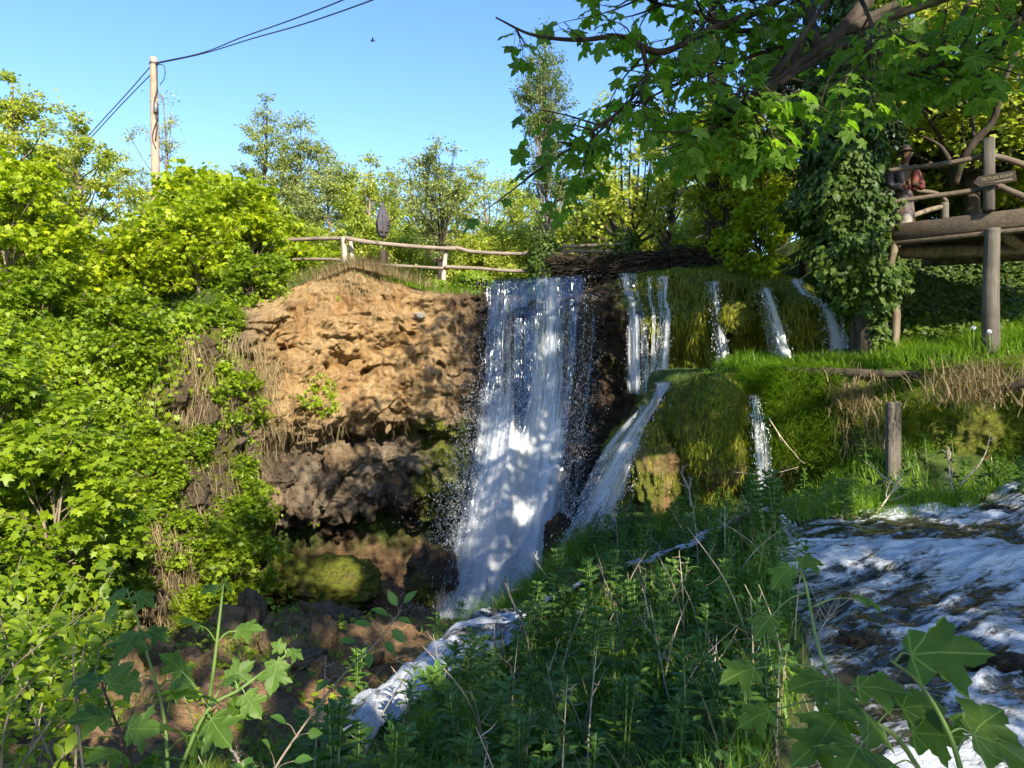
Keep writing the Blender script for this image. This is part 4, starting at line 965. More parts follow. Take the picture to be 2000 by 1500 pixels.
for s in (-1, 1):                                                   # arms held across the front, each with a closed hand
    tube(g, smooth_path([ST + (s * .19, 0, 1.28), ST + (s * .27, -.02, 1.08), ST + (s * .25, -.12, .95), ST + (s * .10, -.2, .99)], 16), np.interp(np.linspace(0, 1, 16), [0, .4, .9, 1], [.075, .06, .045, .045]), 10)
    h0 = ST + np.array([s * .085, -.215, .995])
    for k in range(4): tube(g, smooth_path([h0 + (0, 0, .035 - k * .022), h0 + (-s * .035, -.03, .035 - k * .022), h0 + (-s * .06, -.005, .03 - k * .022)], 7), [.012, .012, .011, .011, .01, .009, .008], 6)
    tube(g, [h0 + (0, .0, .045), h0 + (-s * .03, -.02, .06)], [.013, .009], 6)
g.build('body', M['carved'], stt, loc=ST)
g = Geo(); ringbody(g, [(.03, 0, 1.655, .15, .16), (.03, 0, 1.675, .15, .16), (.03, 0, 1.685, .10, .115), (.03, 0, 1.76, .085, .095), (.03, 0, 1.79, .05, .06)], 20, 4); g.build('hat', M['bark_dark'], stt, loc=ST)
for s in (-1, 1):
    g = Geo(); tube(g, smooth_path([ST + (s * .13, -.075, 1.36), ST + (s * .15, -.125, 1.2), ST + (s * .13, -.115, 1.0), ST + (s * .13, -.11, .88)], 12), [.05, .07, .075, .08, .08, .078, .075, .07, .07, .068, .065, .055], 10)
    o = g.build('waistcoat_panel', M['redpaint'] if s > 0 else M['greypaint'], stt, loc=ST)
    g = Geo(); tube(g, smooth_path([ST + (s * .20, 0, 1.31), ST + (s * .285, -.02, 1.09), ST + (s * .265, -.12, .95), ST + (s * .17, -.18, .97)], 14), np.interp(np.linspace(0, 1, 14), [0, .3, .8, 1], [.08, .085, .062, .055]), 10)
    g.build('sleeve', M['redpaint'] if s > 0 else M['greypaint'], stt, loc=ST)
g = Geo(); ringbody(g, [(0, -.06, .35, .15, .13), (0, -.055, .6, .14, .115), (0, -.05, .88, .125, .10)], 18, 7); g.build('apron', M['greypaint'], stt, loc=ST)
g = Geo(); ringbody(g, [(0, 0, .90, .172, .148), (0, 0, .955, .172, .148)], 18, 9); g.build('sash', M['redpaint'], stt, loc=ST)
g = Geo(); log_tube(g, [ST + (-.13, -.25, -.02), ST + (-.12, -.26, .38)], [.13, .11], 12, 3, .2); tag(g.build('stump_block', M['whitepaint']), 'pale cut wood block at the foot of the carved statue', 'wood block')

# ------------------------------------------------------------------ stake, driftwood and loose branches
k0 = P(1746, 960, 11.0); kt = P(1743, 785, 11.0)
g = Geo(); box(g, (k0 + kt) / 2, (.235, .12, abs(kt[2] - k0[2])), rotz(.25), .025)
g.v[-1] = g.v[-1] + .015 * fbm(g.v[-1] * 5, 2)[:, None]; tag(g.build('wooden_stake', M['deckpost'], smooth=False), 'short square grey wooden stake driven in below the grassy ledge', 'stake')
def driftwood(pts, r, label, seed, mat='twig', n=30, name='driftwood'):
    g = Geo(); log_tube(g, pts, r, 9, seed, .16, n)
    rs = np.random.RandomState(seed)
    return g, rs, lambda: tag(g.build(name, M[mat]), label, 'branch')
g, _, fin = driftwood([P(1530, 722, 12.6), P(1620, 727, 12.2), P(1720, 731, 11.8), P(1800, 733, 11.5)], [.05, .08, .085, .05], 'long dark log lying along the edge of the grassy ledge', 5, 'bark_dark'); fin()
g, rs, fin = driftwood([P(1850, 745, 10.6), P(1900, 768, 10.4), P(1950, 762, 10.2), P(2030, 740, 9.9)], [.02, .045, .05, .06], 'dark bent branch lying in front of the dry grass at right', 6, 'bark_dark'); fin()
def branchlet(label, p0, p1, seed, nsub=9, r=.018, name='dry_branch', up=.5, mat='twig', cat='branch', group=None):
    """a bleached dead branch with forking twigs"""
    rs = np.random.RandomState(seed); g = Geo(); p0 = np.array(p0); p1 = np.array(p1); L = np.linalg.norm(p1 - p0)
    mid = (p0 + p1) / 2 + rs.normal(0, .05 * L, 3); main = smooth_path([p0, mid, p1], 14)
    tube(g, main, np.linspace(r, r * .35, 14), 6)
    for k in range(nsub):
        i = rs.randint(3, 13); d = unit(main[i] - main[i - 1]); a = unit(d * .8 + rs.normal(0, .6, 3) + np.array([0, 0, .2 * up]))
        l = L * rs.uniform(.15, .4); e = main[i] + a * l; m_ = (main[i] + e) / 2 + rs.normal(0, .06 * l, 3)
        s = smooth_path([main[i], m_, e], 7); tube(g, s, np.linspace(r * .45, r * .18, 7), 4)
        for _ in range(2):
            j = rs.randint(2, 6); b = s[j] + unit(a + rs.normal(0, .8, 3)) * l * rs.uniform(.25, .5); tube(g, [s[j], (s[j] + b) / 2 + rs.normal(0, .03 * l, 3), b], [r * .22, r * .17, r * .12], 4)
    return tag(g.build(name, M[mat]), label, cat, group)
branchlet('bleached forked twig in front of the mossy dome', P(1350, 990, 11.2), P(1325, 915, 11.3), 3, 8, .016)
branchlet('bleached dead branch leaning up right over the herb bank', P(1640, 1085, 8.8), P(1760, 935, 9.4), 4, 8, .022)
branchlet('bundle of bare twigs in the herbs left of the leaning branch', P(1635, 1075, 8.9), P(1648, 985, 9.0), 5, 12, .012)
branchlet('upright bleached twig cluster under the dry branch tangle at right', P(1868, 985, 9.7), P(1852, 895, 9.9), 6, 12, .018)
branchlet('long straight stick slanting up right beside the bleached twig cluster', P(1872, 950, 9.8), P(1935, 845, 10.2), 7, 2, .014)
branchlet('two crossing pale sticks by the dry grass clump at right', P(1860, 750, 10.5), P(1950, 783, 10.3), 8, 3, .014)
branchlet('pale stick slanting down over the green grass tuft', P(1500, 815, 12.0), P(1560, 895, 11.7), 9, 2, .013)
branchlet('thin dead stem lying across the lower waterfall of the mound', P(1430, 922, 12.2), P(1560, 912, 12.0), 10, 3, .009)
branchlet('pale tangle of dead roots at the bottom edge beside the earth slope', P(470, 1510, 5.0), P(455, 1465, 5.1), 11, 22, .012)
branchlet('thicket of bare twigs at the foot of the low cascade', P(640, 1480, 6.0), P(690, 1390, 6.2), 12, 24, .010)
branchlet('fallen bare branch lying on the left slope among ivy', P(305, 806, 16.4), P(405, 772, 16.8), 13, 6, .022)
branchlet('dead branch poking out of the undergrowth on the left slope', P(225, 890, 15.6), P(262, 842, 15.8), 14, 6, .016)

# ------------------------------------------------------------------ trees
def rand_dirs(n, rs): return unit(rs.normal(size=(n, 3)))
def tree_parts(root, base, H, tr, crown, nclump, cr, nleaf, tmpl, lsize, lmat, bmat, seed, lean=(0, 0), stems=1, droop=.25, twigs=5, up=.6, shell=.5, first=.25, loc=None, splay=.12):
    """trunk (with its limbs) and crown (leaves) as two meshes under root; crown = (dz0, dz1, rx, ry) from the base upward"""
    rs = np.random.RandomState(seed); gt, gl = Geo(), Geo()
    base = np.array(base, float); z0, z1, rx, ry = crown
    trunks = []
    for s in range(stems):
        a = rs.uniform(0, 6.28); sp = 0 if stems == 1 else splay * H * rs.uniform(.6, 1.3)
        topv = base + np.array([lean[0] + math.cos(a) * sp, lean[1] + math.sin(a) * sp, H * (.97 if stems == 1 else rs.uniform(.75, 1))])
        mid = [lerp(base, topv, f) + np.append(rs.normal(0, .018 * H, 2), 0) * math.sin(f * 3.1) - np.array([math.cos(a), math.sin(a), 0]) * (sp * .25 * math.sin(f * 3.14)) * (1 if stems > 1 else 0) for f in (.25, .5, .75)]
        p = smooth_path([base, *mid, topv], 26); t = np.linspace(0, 1, 26)
        r = tr * ((1 - t) ** .8 * .92 + .06) * (1 + .5 * np.exp(-t * 18)) * (1 if stems == 1 else .8)
        tube(gt, p, r, 9 if tr > .08 else 6); trunks.append((p, r))
    for c in range(nclump + stems + 2):
        for _ in range(30):
            u = rs.uniform(-1, 1, 3)
            m = np.linalg.norm(u)
            if m < 1 and m > shell * rs.rand(): break
        hz = (u[2] + 1) / 2
        wdt = 1.0 if rx > .9 else .8
        ctr = base + np.array([lean[0] * (z0 + (z1 - z0) * hz) / H + u[0] * rx, lean[1] * (z0 + (z1 - z0) * hz) / H + u[1] * ry, z0 + (z1 - z0) * hz])
        ctr = ctr + .25 * np.array([rx, ry, .3]) * np.array([fbm(ctr * .6 + seed, 2), fbm(ctr * .6 + seed + 9, 2), fbm(ctr * .6 + seed + 19, 2)])
        p, r = trunks[rs.randint(stems)]
        if c >= nclump:                                             # every stem ends inside leaves
            p, r = trunks[(c - nclump) % stems]; ctr = p[int(25 * (1 - .09 * ((c - nclump) // stems)))] + (0, 0, .02)
        hd = np.linalg.norm(ctr[:2] - base[:2] - np.array(lean) * hz)
        ta = np.clip((ctr[2] - base[2] - up * hd - .1 * H * rs.rand()) / H, first * .7, .93); i = int(ta * 25)
        b0 = p[i]; md = lerp(b0, ctr, .5) + np.array([0, 0, -.1 * hd]) + rs.normal(0, .06 * hd + .01, 3)
        bp = smooth_path([b0, md, ctr], 9); br = np.linspace(min(r[i] * .55, .05 + tr * .22), .008 + tr * .03, 9)
        tube(gt, bp, br, 5, cap=False)
        k = cr * rs.uniform(.65, 1.3); nl = int(nleaf * (1.9 if tmpl is L_DIAMOND else 1.0) * rs.uniform(.6, 1.3))
        ends = ctr + rand_dirs(twigs, rs) * k * np.array([1, 1, .65]) * rs.uniform(.6, 1.15, (twigs, 1)) + np.array([0, 0, -droop * .3 * k])
        for e in ends: tube(gt, [bp[-2], lerp(bp[-2], e, .5) + rs.normal(0, .05 * k, 3), e], [br[-1], br[-1] * .7, br[-1] * .35], 3, cap=False)
        j = rs.randint(0, twigs, nl); f = rs.beta(1.6, 1.0, nl)[:, None]
        pos = lerp(bp[-2], ends[j], f) + rs.normal(0, .17 * k, (nl, 3)) * np.array([1, 1, .7])
        od = unit(pos - ctr + rs.normal(0, .5 * k, (nl, 3)))
        tip = unit(od * np.array([1, 1, .4]) + rs.normal(0, .45, (nl, 3)) - np.array([0, 0, droop]))
        nr = unit(rs.normal(0, .45, (nl, 3)) + np.array([0, 0, .9]) + od * .45)
        tint = np.clip(rs.uniform(.1, .9, nl) + rs.normal(0, .16), 0, 1)
        leaves(gl, tmpl, pos, tip, nr, lsize * (.9 if tmpl is L_DIAMOND else 1.0) * rs.uniform(.65, 1.2, nl), tint)
    o1 = gt.build('trunk', bmat, root, loc=loc); o2 = gl.build('crown', lmat, root, loc=loc)
    return o1, o2
def tree(label, base, H, tr, crown, nclump, cr, nleaf, tmpl, lsize, lmat, bmat, seed, name='broadleaf_tree', group='trees beyond the fence', cat='tree', **kw):
    root = thing(name, label, cat, base, group)
    tree_parts(root, base, H, tr, crown, nclump, cr, nleaf, tmpl, lsize, M[lmat], M[bmat], seed, loc=base, **kw)
    return root
def gp(px, d, dz=-.1):
    x = (px - 1000) / FPX * d
    return np.array([x, d, float(ground_z(x, d)) + dz])
# trees standing behind the fence and the brush wall, left to right
tree('leafy tree with thin ragged top at the left edge of the thicket', gp(25, 23), 7.0, .13, (1.0, 7.0, 1.7, 1.6), 46, .62, 150, L_DIAMOND, .15, 'tree_a', 'bark', 101)
tree('spreading light green tree left of the utility pole', gp(150, 27), 7.8, .14, (2.0, 7.6, 2.3, 1.8), 44, .62, 140, L_DIAMOND, .16, 'tree_a', 'bark', 102, up=.3)
tree('thin pale half-bare tree right behind the utility pole', gp(318, 35), 11.8, .15, (3, 11, 2.7, 2.2), 36, .7, 62, L_DIAMOND, .13, 'tree_b', 'bark', 103, shell=.2)
tree('tall slim grey-green alder with the highest tip left of the waterfall', gp(520, 36), 12.0, .15, (2.4, 11.9, 1.45, 1.4), 52, .66, 120, L_DIAMOND, .14, 'tree_b', 'bark_dark', 104, shell=.1)
tree('broad grey-green alder beside the tall slim one', gp(588, 36), 10.8, .15, (2, 10.6, 2.1, 1.8), 64, .75, 130, L_DIAMOND, .15, 'tree_b', 'bark_dark', 105, shell=.3)
tree('rounded grey-green tree between the alders and the parasol', gp(640, 33), 8.1, .13, (1.2, 7.9, 1.9, 1.6), 46, .7, 130, L_DIAMOND, .15, 'tree_b', 'bark', 106)
tree('light yellow-green tree behind the closed parasol', gp(725, 31), 7.3, .12, (.8, 7.2, 1.9, 1.6), 52, .66, 125, L_DIAMOND, .15, 'tree_a', 'bark', 107)
tree('pale sparse tree right of the parasol', gp(800, 35), 8.6, .12, (1.2, 8.4, 2.1, 1.6), 40, .7, 80, L_DIAMOND, .14, 'tree_b', 'bark', 108, shell=.2)
tree('small many-stemmed tree with open crown just behind the log fence', gp(858, 23), 5.1, .06, (1.3, 5.0, 1.35, 1.1), 46, .45, 70, L_DIAMOND, .11, 'tree_b', 'bark_dark', 109, stems=6, splay=.13)
tree('hazy pale tree standing left of the tall poplar', gp(945, 38), 9.4, .13, (1.5, 9.2, 2.5, 2), 48, .8, 85, L_DIAMOND, .15, 'tree_a', 'bark', 110, shell=.2)
tree('low bright green tree at the foot of the tall poplar', gp(1010, 31), 5.9, .12, (.6, 5.8, 2.0, 1.8), 46, .7, 130, L_DIAMOND, .15, 'tree_a', 'bark', 111)
tree('tall narrow poplar with a thin straight trunk right of the open sky', gp(1066, 23.5), 9.4, .07, (2.4, 9.4, .88, .85), 80, .46, 120, L_DIAMOND, .09, 'poplar', 'bark', 112, name='poplar_tree', up=1.6, shell=.0)
tree('dark-trunked slender tree above the brush wall', gp(1309, 21.5), 6.2, .10, (2.0, 6.0, 1.05, 1.0), 40, .45, 75, L_DIAMOND, .10, 'tree_b', 'bark_dark', 113, up=1.0)
tree('yellow weeping willow between the dark-trunked tree and the ivy', gp(1415, 25), 6.8, .15, (.8, 6.7, 1.25, 1.2), 60, .5, 130, L_DIAMOND, .11, 'willow', 'bark', 114, name='willow_tree', droop=2.2)
tree('sunlit green tree behind the brush wall right of the fan of stems', gp(1290, 31), 7.6, .12, (.8, 7.2, 2.2, 1.8), 44, .7, 120, L_DIAMOND, .15, 'tree_a', 'bark', 115)
tree('bright green tree behind the fan-shaped shrub', gp(1160, 32), 7.4, .12, (.8, 7.2, 2.3, 1.8), 44, .7, 120, L_DIAMOND, .15, 'tree_a', 'bark', 116)
tree('sunlit yellow-green maple behind the viewing deck', gp(1900, 18.5), 9.5, .2, (1.2, 9.3, 3.2, 2.2), 90, .75, 150, L_MAPLE, .16, 'tree_a', 'bark_dark', 117, group='trees behind the deck')
tree('sunlit leafy tree at the far right behind the deck rail', gp(2080, 17), 9.0, .18, (1.0, 8.8, 2.4, 2), 60, .75, 150, L_MAPLE, .16, 'tree_a', 'bark_dark', 118, group='trees behind the deck')
tree('yellow-green tree glimpsed between ivy and deck', gp(1740, 20), 9.0, .16, (1.2, 8.8, 2.0, 1.8), 56, .7, 140, L_MAPLE, .15, 'tree_a', 'bark_dark', 119, group='trees behind the deck')
tree('leafy bright tree behind the left of the ivy-covered trunk', gp(1530, 21), 6.4, .14, (.6, 6.2, 1.7, 1.5), 50, .6, 140, L_MAPLE, .13, 'tree_a', 'bark_dark', 120, group='trees behind the deck')
for px, d, lab in ((1770, 21, 'low sunlit leafy bush directly behind the statue'), (1860, 22, 'low sunlit leafy bush behind the back rail of the deck'), (1950, 21, 'low sunlit leafy bush behind the arrow sign'), (2040, 19.5, 'low sunlit leafy bush at the right edge behind the deck'), (1690, 22, 'leafy bush between ivy-covered trunk and statue')):
    b = gp(px, d)
    if px == 1770: lowb = tree(lab, b, 4.6, .07, (.1, 4.6, 1.8, 1.4), 70, .6, 130, L_MAPLE, .15, 'bush', 'bark_dark', 140, group='low bushes behind the deck', name='bush', cat='bush', stems=4)
    else: dup(lowb, b, px * .37, 1.0, lab)
for k, (px, d, H, lab) in enumerate(((450, 38, 8.5, 'pale soft tree right of the golden sapling, left of the tall slim alder'), (560, 44, 9.5, 'pale distant tree between the two alders'), (690, 42, 9.0, 'pale distant tree left of the parasol'), (765, 44, 9.2, 'pale distant tree above the parasol tip'), (890, 42, 9.0, 'pale distant tree right of the many-stemmed tree'), (1000, 44, 9.4, 'pale distant tree left of the poplar trunk'), (1100, 42, 8.4, 'pale distant tree right of the poplar trunk'), (1210, 44, 9.2, 'pale distant tree behind the fan of stems'), (1370, 44, 8.0, 'pale distant tree left of the willow'), (380, 40, 8.6, 'pale distant tree right of the pole'), (230, 42, 9.4, 'pale distant tree left of the pole'), (90, 40, 10.0, 'pale distant tree at the far left'))):
    b = gp(px, d)
    if k == 0: far0 = tree(lab, b, 8.6, .12, (.6, 8.5, 2.2, 1.8), 56, .8, 95, L_DIAMOND, .16, 'tree_a', 'bark', 150)
    else: dup(far0, b, k * 1.3, H / 8.6 * 1.1, lab)
# low leafy bushes closing the view just behind the fence
protoA = tree('round light green bush behind the left end of the log fence', gp(560, 25), 3.4, .06, (.2, 3.4, 1.6, 1.4), 40, .55, 150, L_DIAMOND, .13, 'tree_a', 'bark', 130, name='bush', cat='bush', group='bushes behind the log fence', stems=4)
for px, d, sc, lab in ((625, 27, 1.0, 'light green bush behind the double post of the log fence'), (700, 25.5, 1.05, 'bright bush behind the stump of the closed parasol'), (790, 27, 1.0, 'light bush between parasol and many-stemmed tree'),
                       (905, 26, .9, 'yellow-green bush behind the single fence post'), (975, 27, 1.0, 'yellow-green bush behind the right half of the log fence'), (1035, 25.5, .95, 'yellow-green bush left of the ivy-covered mound'),
                       (1130, 26, 1.2, 'bright bush behind the brush wall under the poplar'), (1215, 27, 1.25, 'bright bush behind the fan-shaped shrub'), (1360, 27, 1.0, 'bright bush behind the slender dark trunk'), (1450, 24, 1.1, 'lit bush under the willow'),
                       (840, 32, 1.3, 'distant bright bush seen through the many-stemmed tree'), (660, 33, 1.3, 'distant bush behind the alders')):
    dup(protoA, gp(px, d), px * .7, sc, lab)
# fan-shaped shrub on the brush wall: bare stems from an ivy-covered stump
rt = gp(1222, 19.6, .0); rt[2] = P(0, 530, 19.6)[2]
fsb = thing('fan_shaped_shrub', 'shrub with a fan of long thin stems rising from an ivy-covered stump', 'shrub', rt)
rs = np.random.RandomState(5); gt, gl, gi = Geo(), Geo(), Geo()
for k, (tx_, ty_) in enumerate(((1150, 300), (1165, 215), (1200, 240), (1213, 200), (1232, 250), (1250, 190), (1262, 300), (1290, 340), (1320, 370), (1120, 420), (1180, 330), (1275, 230))):
    b0 = P(1216 + (k % 5) * 8, 478, 19.5 + .03 * k); e = P(tx_, ty_, 19.3 + rs.uniform(-.8, .8)); c = P(lerp(1225, tx_, .75), lerp(480, ty_, .35), 19.5)
    s = smooth_path([b0, c, e], 18); tube(gt, s, np.linspace(.05, .014, 18), 6)
    for q in range(11):
        i = rs.randint(6, 18); d_ = unit(rs.normal(0, 1, 3) * np.array([1, 1, .5]) + np.array([0, 0, .5])); l = rs.uniform(.25, .6); tube(gt, [s[i], s[i] + d_ * l * .5, s[i] + d_ * l + (0, 0, -.05)], [.012, .008, .004], 4)
        n = 30; pos = s[i] + d_ * l * rs.beta(1.6, 1, n)[:, None] + rs.normal(0, .09, (n, 3))
        leaves(gl, L_MAPLE, pos, rs.normal(0, .6, (n, 3)) + d_ * .8 - (0, 0, .3), rs.normal(0, .5, (n, 3)) + (0, 0, 1), rs.uniform(.07, .13, n), rs.uniform(0, 1, n))
gt2 = Geo(); log_tube(gt2, [P(1226, 560, 19.6), P(1222, 510, 19.6), P(1222, 462, 19.6)], [.36, .30, .2], 14, 4, .25, 30)
n = 1500; a = rs.uniform(0, 6.28, n); f = rs.rand(n); c = lerp(P(1226, 560, 19.6), P(1222, 455, 19.6), f[:, None]); od = np.stack([np.cos(a), np.sin(a), 0 * a + .2], 1)
leaves(gi, L_IVY, c + od * (.34 + .12 * rs.rand(n, 1)) * lerp(1.15, .75, f[:, None]), od * .3 + rs.normal(0, .4, (n, 3)) - (0, 0, .9), od + rs.normal(0, .3, (n, 3)), rs.uniform(.07, .12, n), rs.rand(n))
gt.build('stems', M['bark_dark'], fsb, loc=rt); gt2.build('stump', M['bark_dark'], fsb, loc=rt); gl.build('leaves', M['tree_a'], fsb, loc=rt); gi.build('ivy', M['ivy'], fsb, loc=rt)

# ivy-grown mound left of the brush wall
def ivy_mass(name, label, ctr, rad, n, seed, size=(.07, .12), mat='ivy', cat='ivy', shape=None):
    rs = np.random.RandomState(seed); u = rand_dirs(n, rs); u[:, 2] = np.abs(u[:, 2]) * np.where(rs.rand(n) < .8, 1, -1)
    k = 1 + .16 * fbm(u * 2.2 + seed, 3)[:, None] + rs.normal(0, .05, (n, 1))
    pos = np.array(ctr) + u * np.array(rad) * k
    r = thing(name, label, cat, ctr); g = Geo()
    leaves(g, L_IVY, pos, u * .3 + rs.normal(0, .4, (n, 3)) - (0, 0, .8), u + rs.normal(0, .35, (n, 3)), rs.uniform(*size, n), rs.rand(n)); g.build('foliage', M[mat], r, loc=ctr)
    g = Geo(); t_ = np.linspace(-.95, .95, 14); tube(g, np.array(ctr) + np.stack([0 * t_, 0 * t_, t_ * rad[2] * .88], 1), np.sqrt(1 - t_ ** 2) * min(rad[0], rad[1]) * .88, 14); g.build('core', M['bark_dark'], r, loc=ctr)
ivy_mass('ivy_mound', 'dark ivy-grown hump left of the brush wall, above the lip of the main waterfall', P(1068, 530, 20.4), (.52, .5, .95), 3200, 3)
ivy_mass('low_shrub', 'low dark green shrub on the cliff edge left of the waterfall lip', P(925, 548, 21.0), (.55, .4, .26), 1500, 4, (.05, .09), 'bush_dark', 'shrub')
ivy_mass('low_shrub', 'small dark green shrub on the cliff edge below the single fence post', P(850, 560, 21.0), (.45, .35, .2), 1200, 5, (.05, .09), 'bush_dark', 'shrub')
# brush wall: a long heap of dead brushwood held by poles
bw = P(1260, 525, 19.5); br_ = thing('brush_wall', 'long dark wall of piled dead brushwood behind the mossy lip', 'brush wall', bw)
rs = np.random.RandomState(8); g = Geo()
A_ = P(1070, 545, 20.2); B_ = P(1460, 560, 18.0)
for k in range(1500):
    f = rs.rand(); b0 = lerp(A_, B_, f) + np.array([0, rs.uniform(-.45, .3), rs.rand() ** .8 * (.62 + .28 * sstep(.3, .8, f)) + .05])
    d_ = unit(np.array([rs.normal(0, 1), rs.normal(0, .35), rs.normal(0, .22)])); l = rs.uniform(.25, .8)
    tube(g, [b0 - d_ * l * .5, b0 + rs.normal(0, .04, 3), b0 + d_ * l * .5], [.011, .016, .006], 3, cap=False)
g.build('brushwood', M['bark_dark'], br_, loc=bw)
g = Geo(); box(g, (A_ + B_) / 2 + np.array([0, .3, .25]), (5.6, .3, .85), rotz(math.atan2(B_[1] - A_[1], B_[0] - A_[0])), .1); g.build('packed_earth', M['ground'], br_, loc=bw)
for k, pts in enumerate(([P(1020, 496, 20.6), P(1120, 490, 20.0), P(1200, 491, 19.5)], [P(1100, 482, 20.0), P(1165, 479, 19.6), P(1220, 476, 19.3)], [P(1075, 523, 20.0), P(1110, 525, 19.8), P(1145, 524, 19.6)])):
    g = Geo(); log_tube(g, pts, [.045, .05, .04], 9, 30 + k, .15, 24); g.build('pole', M['rail'], br_, loc=bw)

# ------------------------------------------------------------------ the left hillside: saplings and undergrowth
def slope_pt(x, y, dz=-.05): return np.array([x, y, float(ground_z(x, y)) + dz])
BP = []
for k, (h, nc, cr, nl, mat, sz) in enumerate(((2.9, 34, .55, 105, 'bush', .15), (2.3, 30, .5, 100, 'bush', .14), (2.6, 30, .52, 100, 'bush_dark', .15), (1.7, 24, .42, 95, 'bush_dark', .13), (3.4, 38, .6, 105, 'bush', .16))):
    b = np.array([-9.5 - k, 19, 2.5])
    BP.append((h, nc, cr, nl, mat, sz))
rs = np.random.RandomState(21)
protos = {}
def sapling(kind, pos, rz, sc, label, group):
    h, nc, cr, nl, mat, sz = BP[kind]
    if kind not in protos:
        r = thing('maple_sapling', label, 'sapling', pos, group)
        tree_parts(r, (0, 0, 0), h, .035, (.15, h, h * .42, h * .42), nc, cr, nl, (L_MAPLE, L_OVAL, L_MAPLE, L_IVY, L_MAPLE)[kind], sz, M[mat], M['bark'], 200 + kind, stems=5, splay=.2, up=.5, shell=.6)
        protos[kind] = r; r.rotation_euler = (0, 0, rz); r.scale = (sc,) * 3
        return r
    return dup(protos[kind], pos, rz, sc, label, group)
U_L = 'bright yellow-green maple sapling in the sunlit upper thicket on the left slope'
M_L = 'deep green maple sapling in the half-shaded middle of the left slope'
D_L = 'green maple sapling low on the shaded left slope'
placed = []
for k in range(900):
    y = rs.uniform(9.5, 24); x = rs.uniform(-.74 * y, -4.2)
    z = float(ground_z(x, y)); hb = float(tab(y, [(4, -3.5), (7, -4.4), (10, -5.5), (12, -6.6), (15, -7.9), (18, -7.9), (20, -7.0), (24, -6.0)]))
    if x > hb - .5: continue
    py = 750 - (z + 1.0) / y * FPX; px = 1000 + x / y * FPX
    if py > 1330 or (px > 235 and py > 690 and py < 1250) or (px > 470 and y < 20.5): continue
    if any((x - a) ** 2 + (y - b) ** 2 < (1.15 if y > 14 else .95) ** 2 for a, b in placed): continue
    placed.append((x, y))
    if z > .6: sapling([0, 1, 4][rs.randint(3)], slope_pt(x, y), rs.uniform(0, 6.3), rs.uniform(.85, 1.2), U_L, 'bright saplings on the upper left slope')
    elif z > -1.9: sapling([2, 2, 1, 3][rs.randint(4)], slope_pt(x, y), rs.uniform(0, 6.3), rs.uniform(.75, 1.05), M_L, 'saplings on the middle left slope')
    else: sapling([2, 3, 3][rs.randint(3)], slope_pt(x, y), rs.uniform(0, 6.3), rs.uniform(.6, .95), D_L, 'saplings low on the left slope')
    if len(placed) > 85: break
sapling(4, slope_pt(-10.6, 23.4), 1.0, 1.35, 'tallest yellow-green sapling, immediately right of the utility pole', 'single saplings around the pole')
sapling(0, slope_pt(-9.0, 23.4), 2.0, 1.3, 'golden-green bushy sapling between the pole and the log fence', 'single saplings around the pole')
sapling(0, slope_pt(-8.3, 24.2), 4.0, 1.05, 'yellow-green sapling touching the left end of the log fence', 'single saplings around the pole')
sapling(4, slope_pt(-12.4, 22.6), 3.0, 1.3, 'yellow-green sapling just left of the foot of the utility pole', 'single saplings around the pole')
sapling(2, np.array([-6.9, 19.2, 1.4]), 2.2, .8, 'dark leafy sapling overhanging the upper left corner of the rock face', 'single saplings around the pole')
sapling(3, np.array([-6.5, 19.3, 2.0]), .2, .8, 'small sapling on the rim where the bare rock begins', 'single saplings around the pole')
sapling(2, np.array([-7.6, 18.0, .1]), 5.2, .75, 'dark sapling clinging to the left side of the rock face', 'single saplings around the pole')
for k in range(34):
    p, nn = cliff_sample(40, rs, (-11.2, -7.25), (-5.2, 1.3)) if k < 26 else cliff_sample(40, rs, (-9.0, -7.0), (-5.6, -2.4)); sapling([2, 3, 3][k % 3], p[0] - nn[0] * .15, rs.uniform(0, 6.3), rs.uniform(.42, .75), 'small dark sapling clinging to the steep overgrown bank left of the rock face', 'saplings clinging to the steep left bank')
# leafy undergrowth and dry grass hanging between them
g = Geo(); n = 36000
y = rs.uniform(5.5, 25, n); x = -.76 * y + rs.uniform(0, 11, n); z = ground_z(x, y)
k = (x < tab(y, [(5, -4.4), (10, -5.3), (12, -6.5), (15, -7.6), (18, -7.2), (21, -6.4), (25, -5)])) ; x, y, z = x[k], y[k], z[k]; n = len(x)
leaves(g, L_MAPLE, np.stack([x, y, z + rs.uniform(.02, .55, n)], 1), rs.normal(0, .7, (n, 3)) + (.4, -.4, -.1), rs.normal(0, .4, (n, 3)) + (.4, -.5, .7), rs.uniform(.08, .16, n), rs.rand(n))
p, nn = cliff_sample(15000, rs, (-11.4, -7.1), (-6, 2.2), lambda q: q[:, 0] < -7.4 - .5 * rs.rand(len(q))); n = len(p)
leaves(g, L_MAPLE, p + nn * rs.uniform(.02, .5, (n, 1)), rs.normal(0, .5, (n, 3)) - (0, 0, .7), nn + rs.normal(0, .4, (n, 3)) + (0, 0, .5), rs.uniform(.08, .16, n), rs.rand(n))
p, nn = cliff_sample(2600, rs, (-7.6, -4.9), (-5.6, 3.3), lambda q: fbm(q * .7 + 4, 2) + .25 * (q[:, 0] < -6.6) + .2 * (q[:, 2] > 2.1) > .42); n = len(p)
leaves(g, L_IVY, p + nn * rs.uniform(.02, .2, (n, 1)), rs.normal(0, .5, (n, 3)) - (0, 0, .7), nn + rs.normal(0, .4, (n, 3)), rs.uniform(.06, .12, n), rs.rand(n))
tag(g.build('undergrowth', M['bush_dark']), kind='stuff')
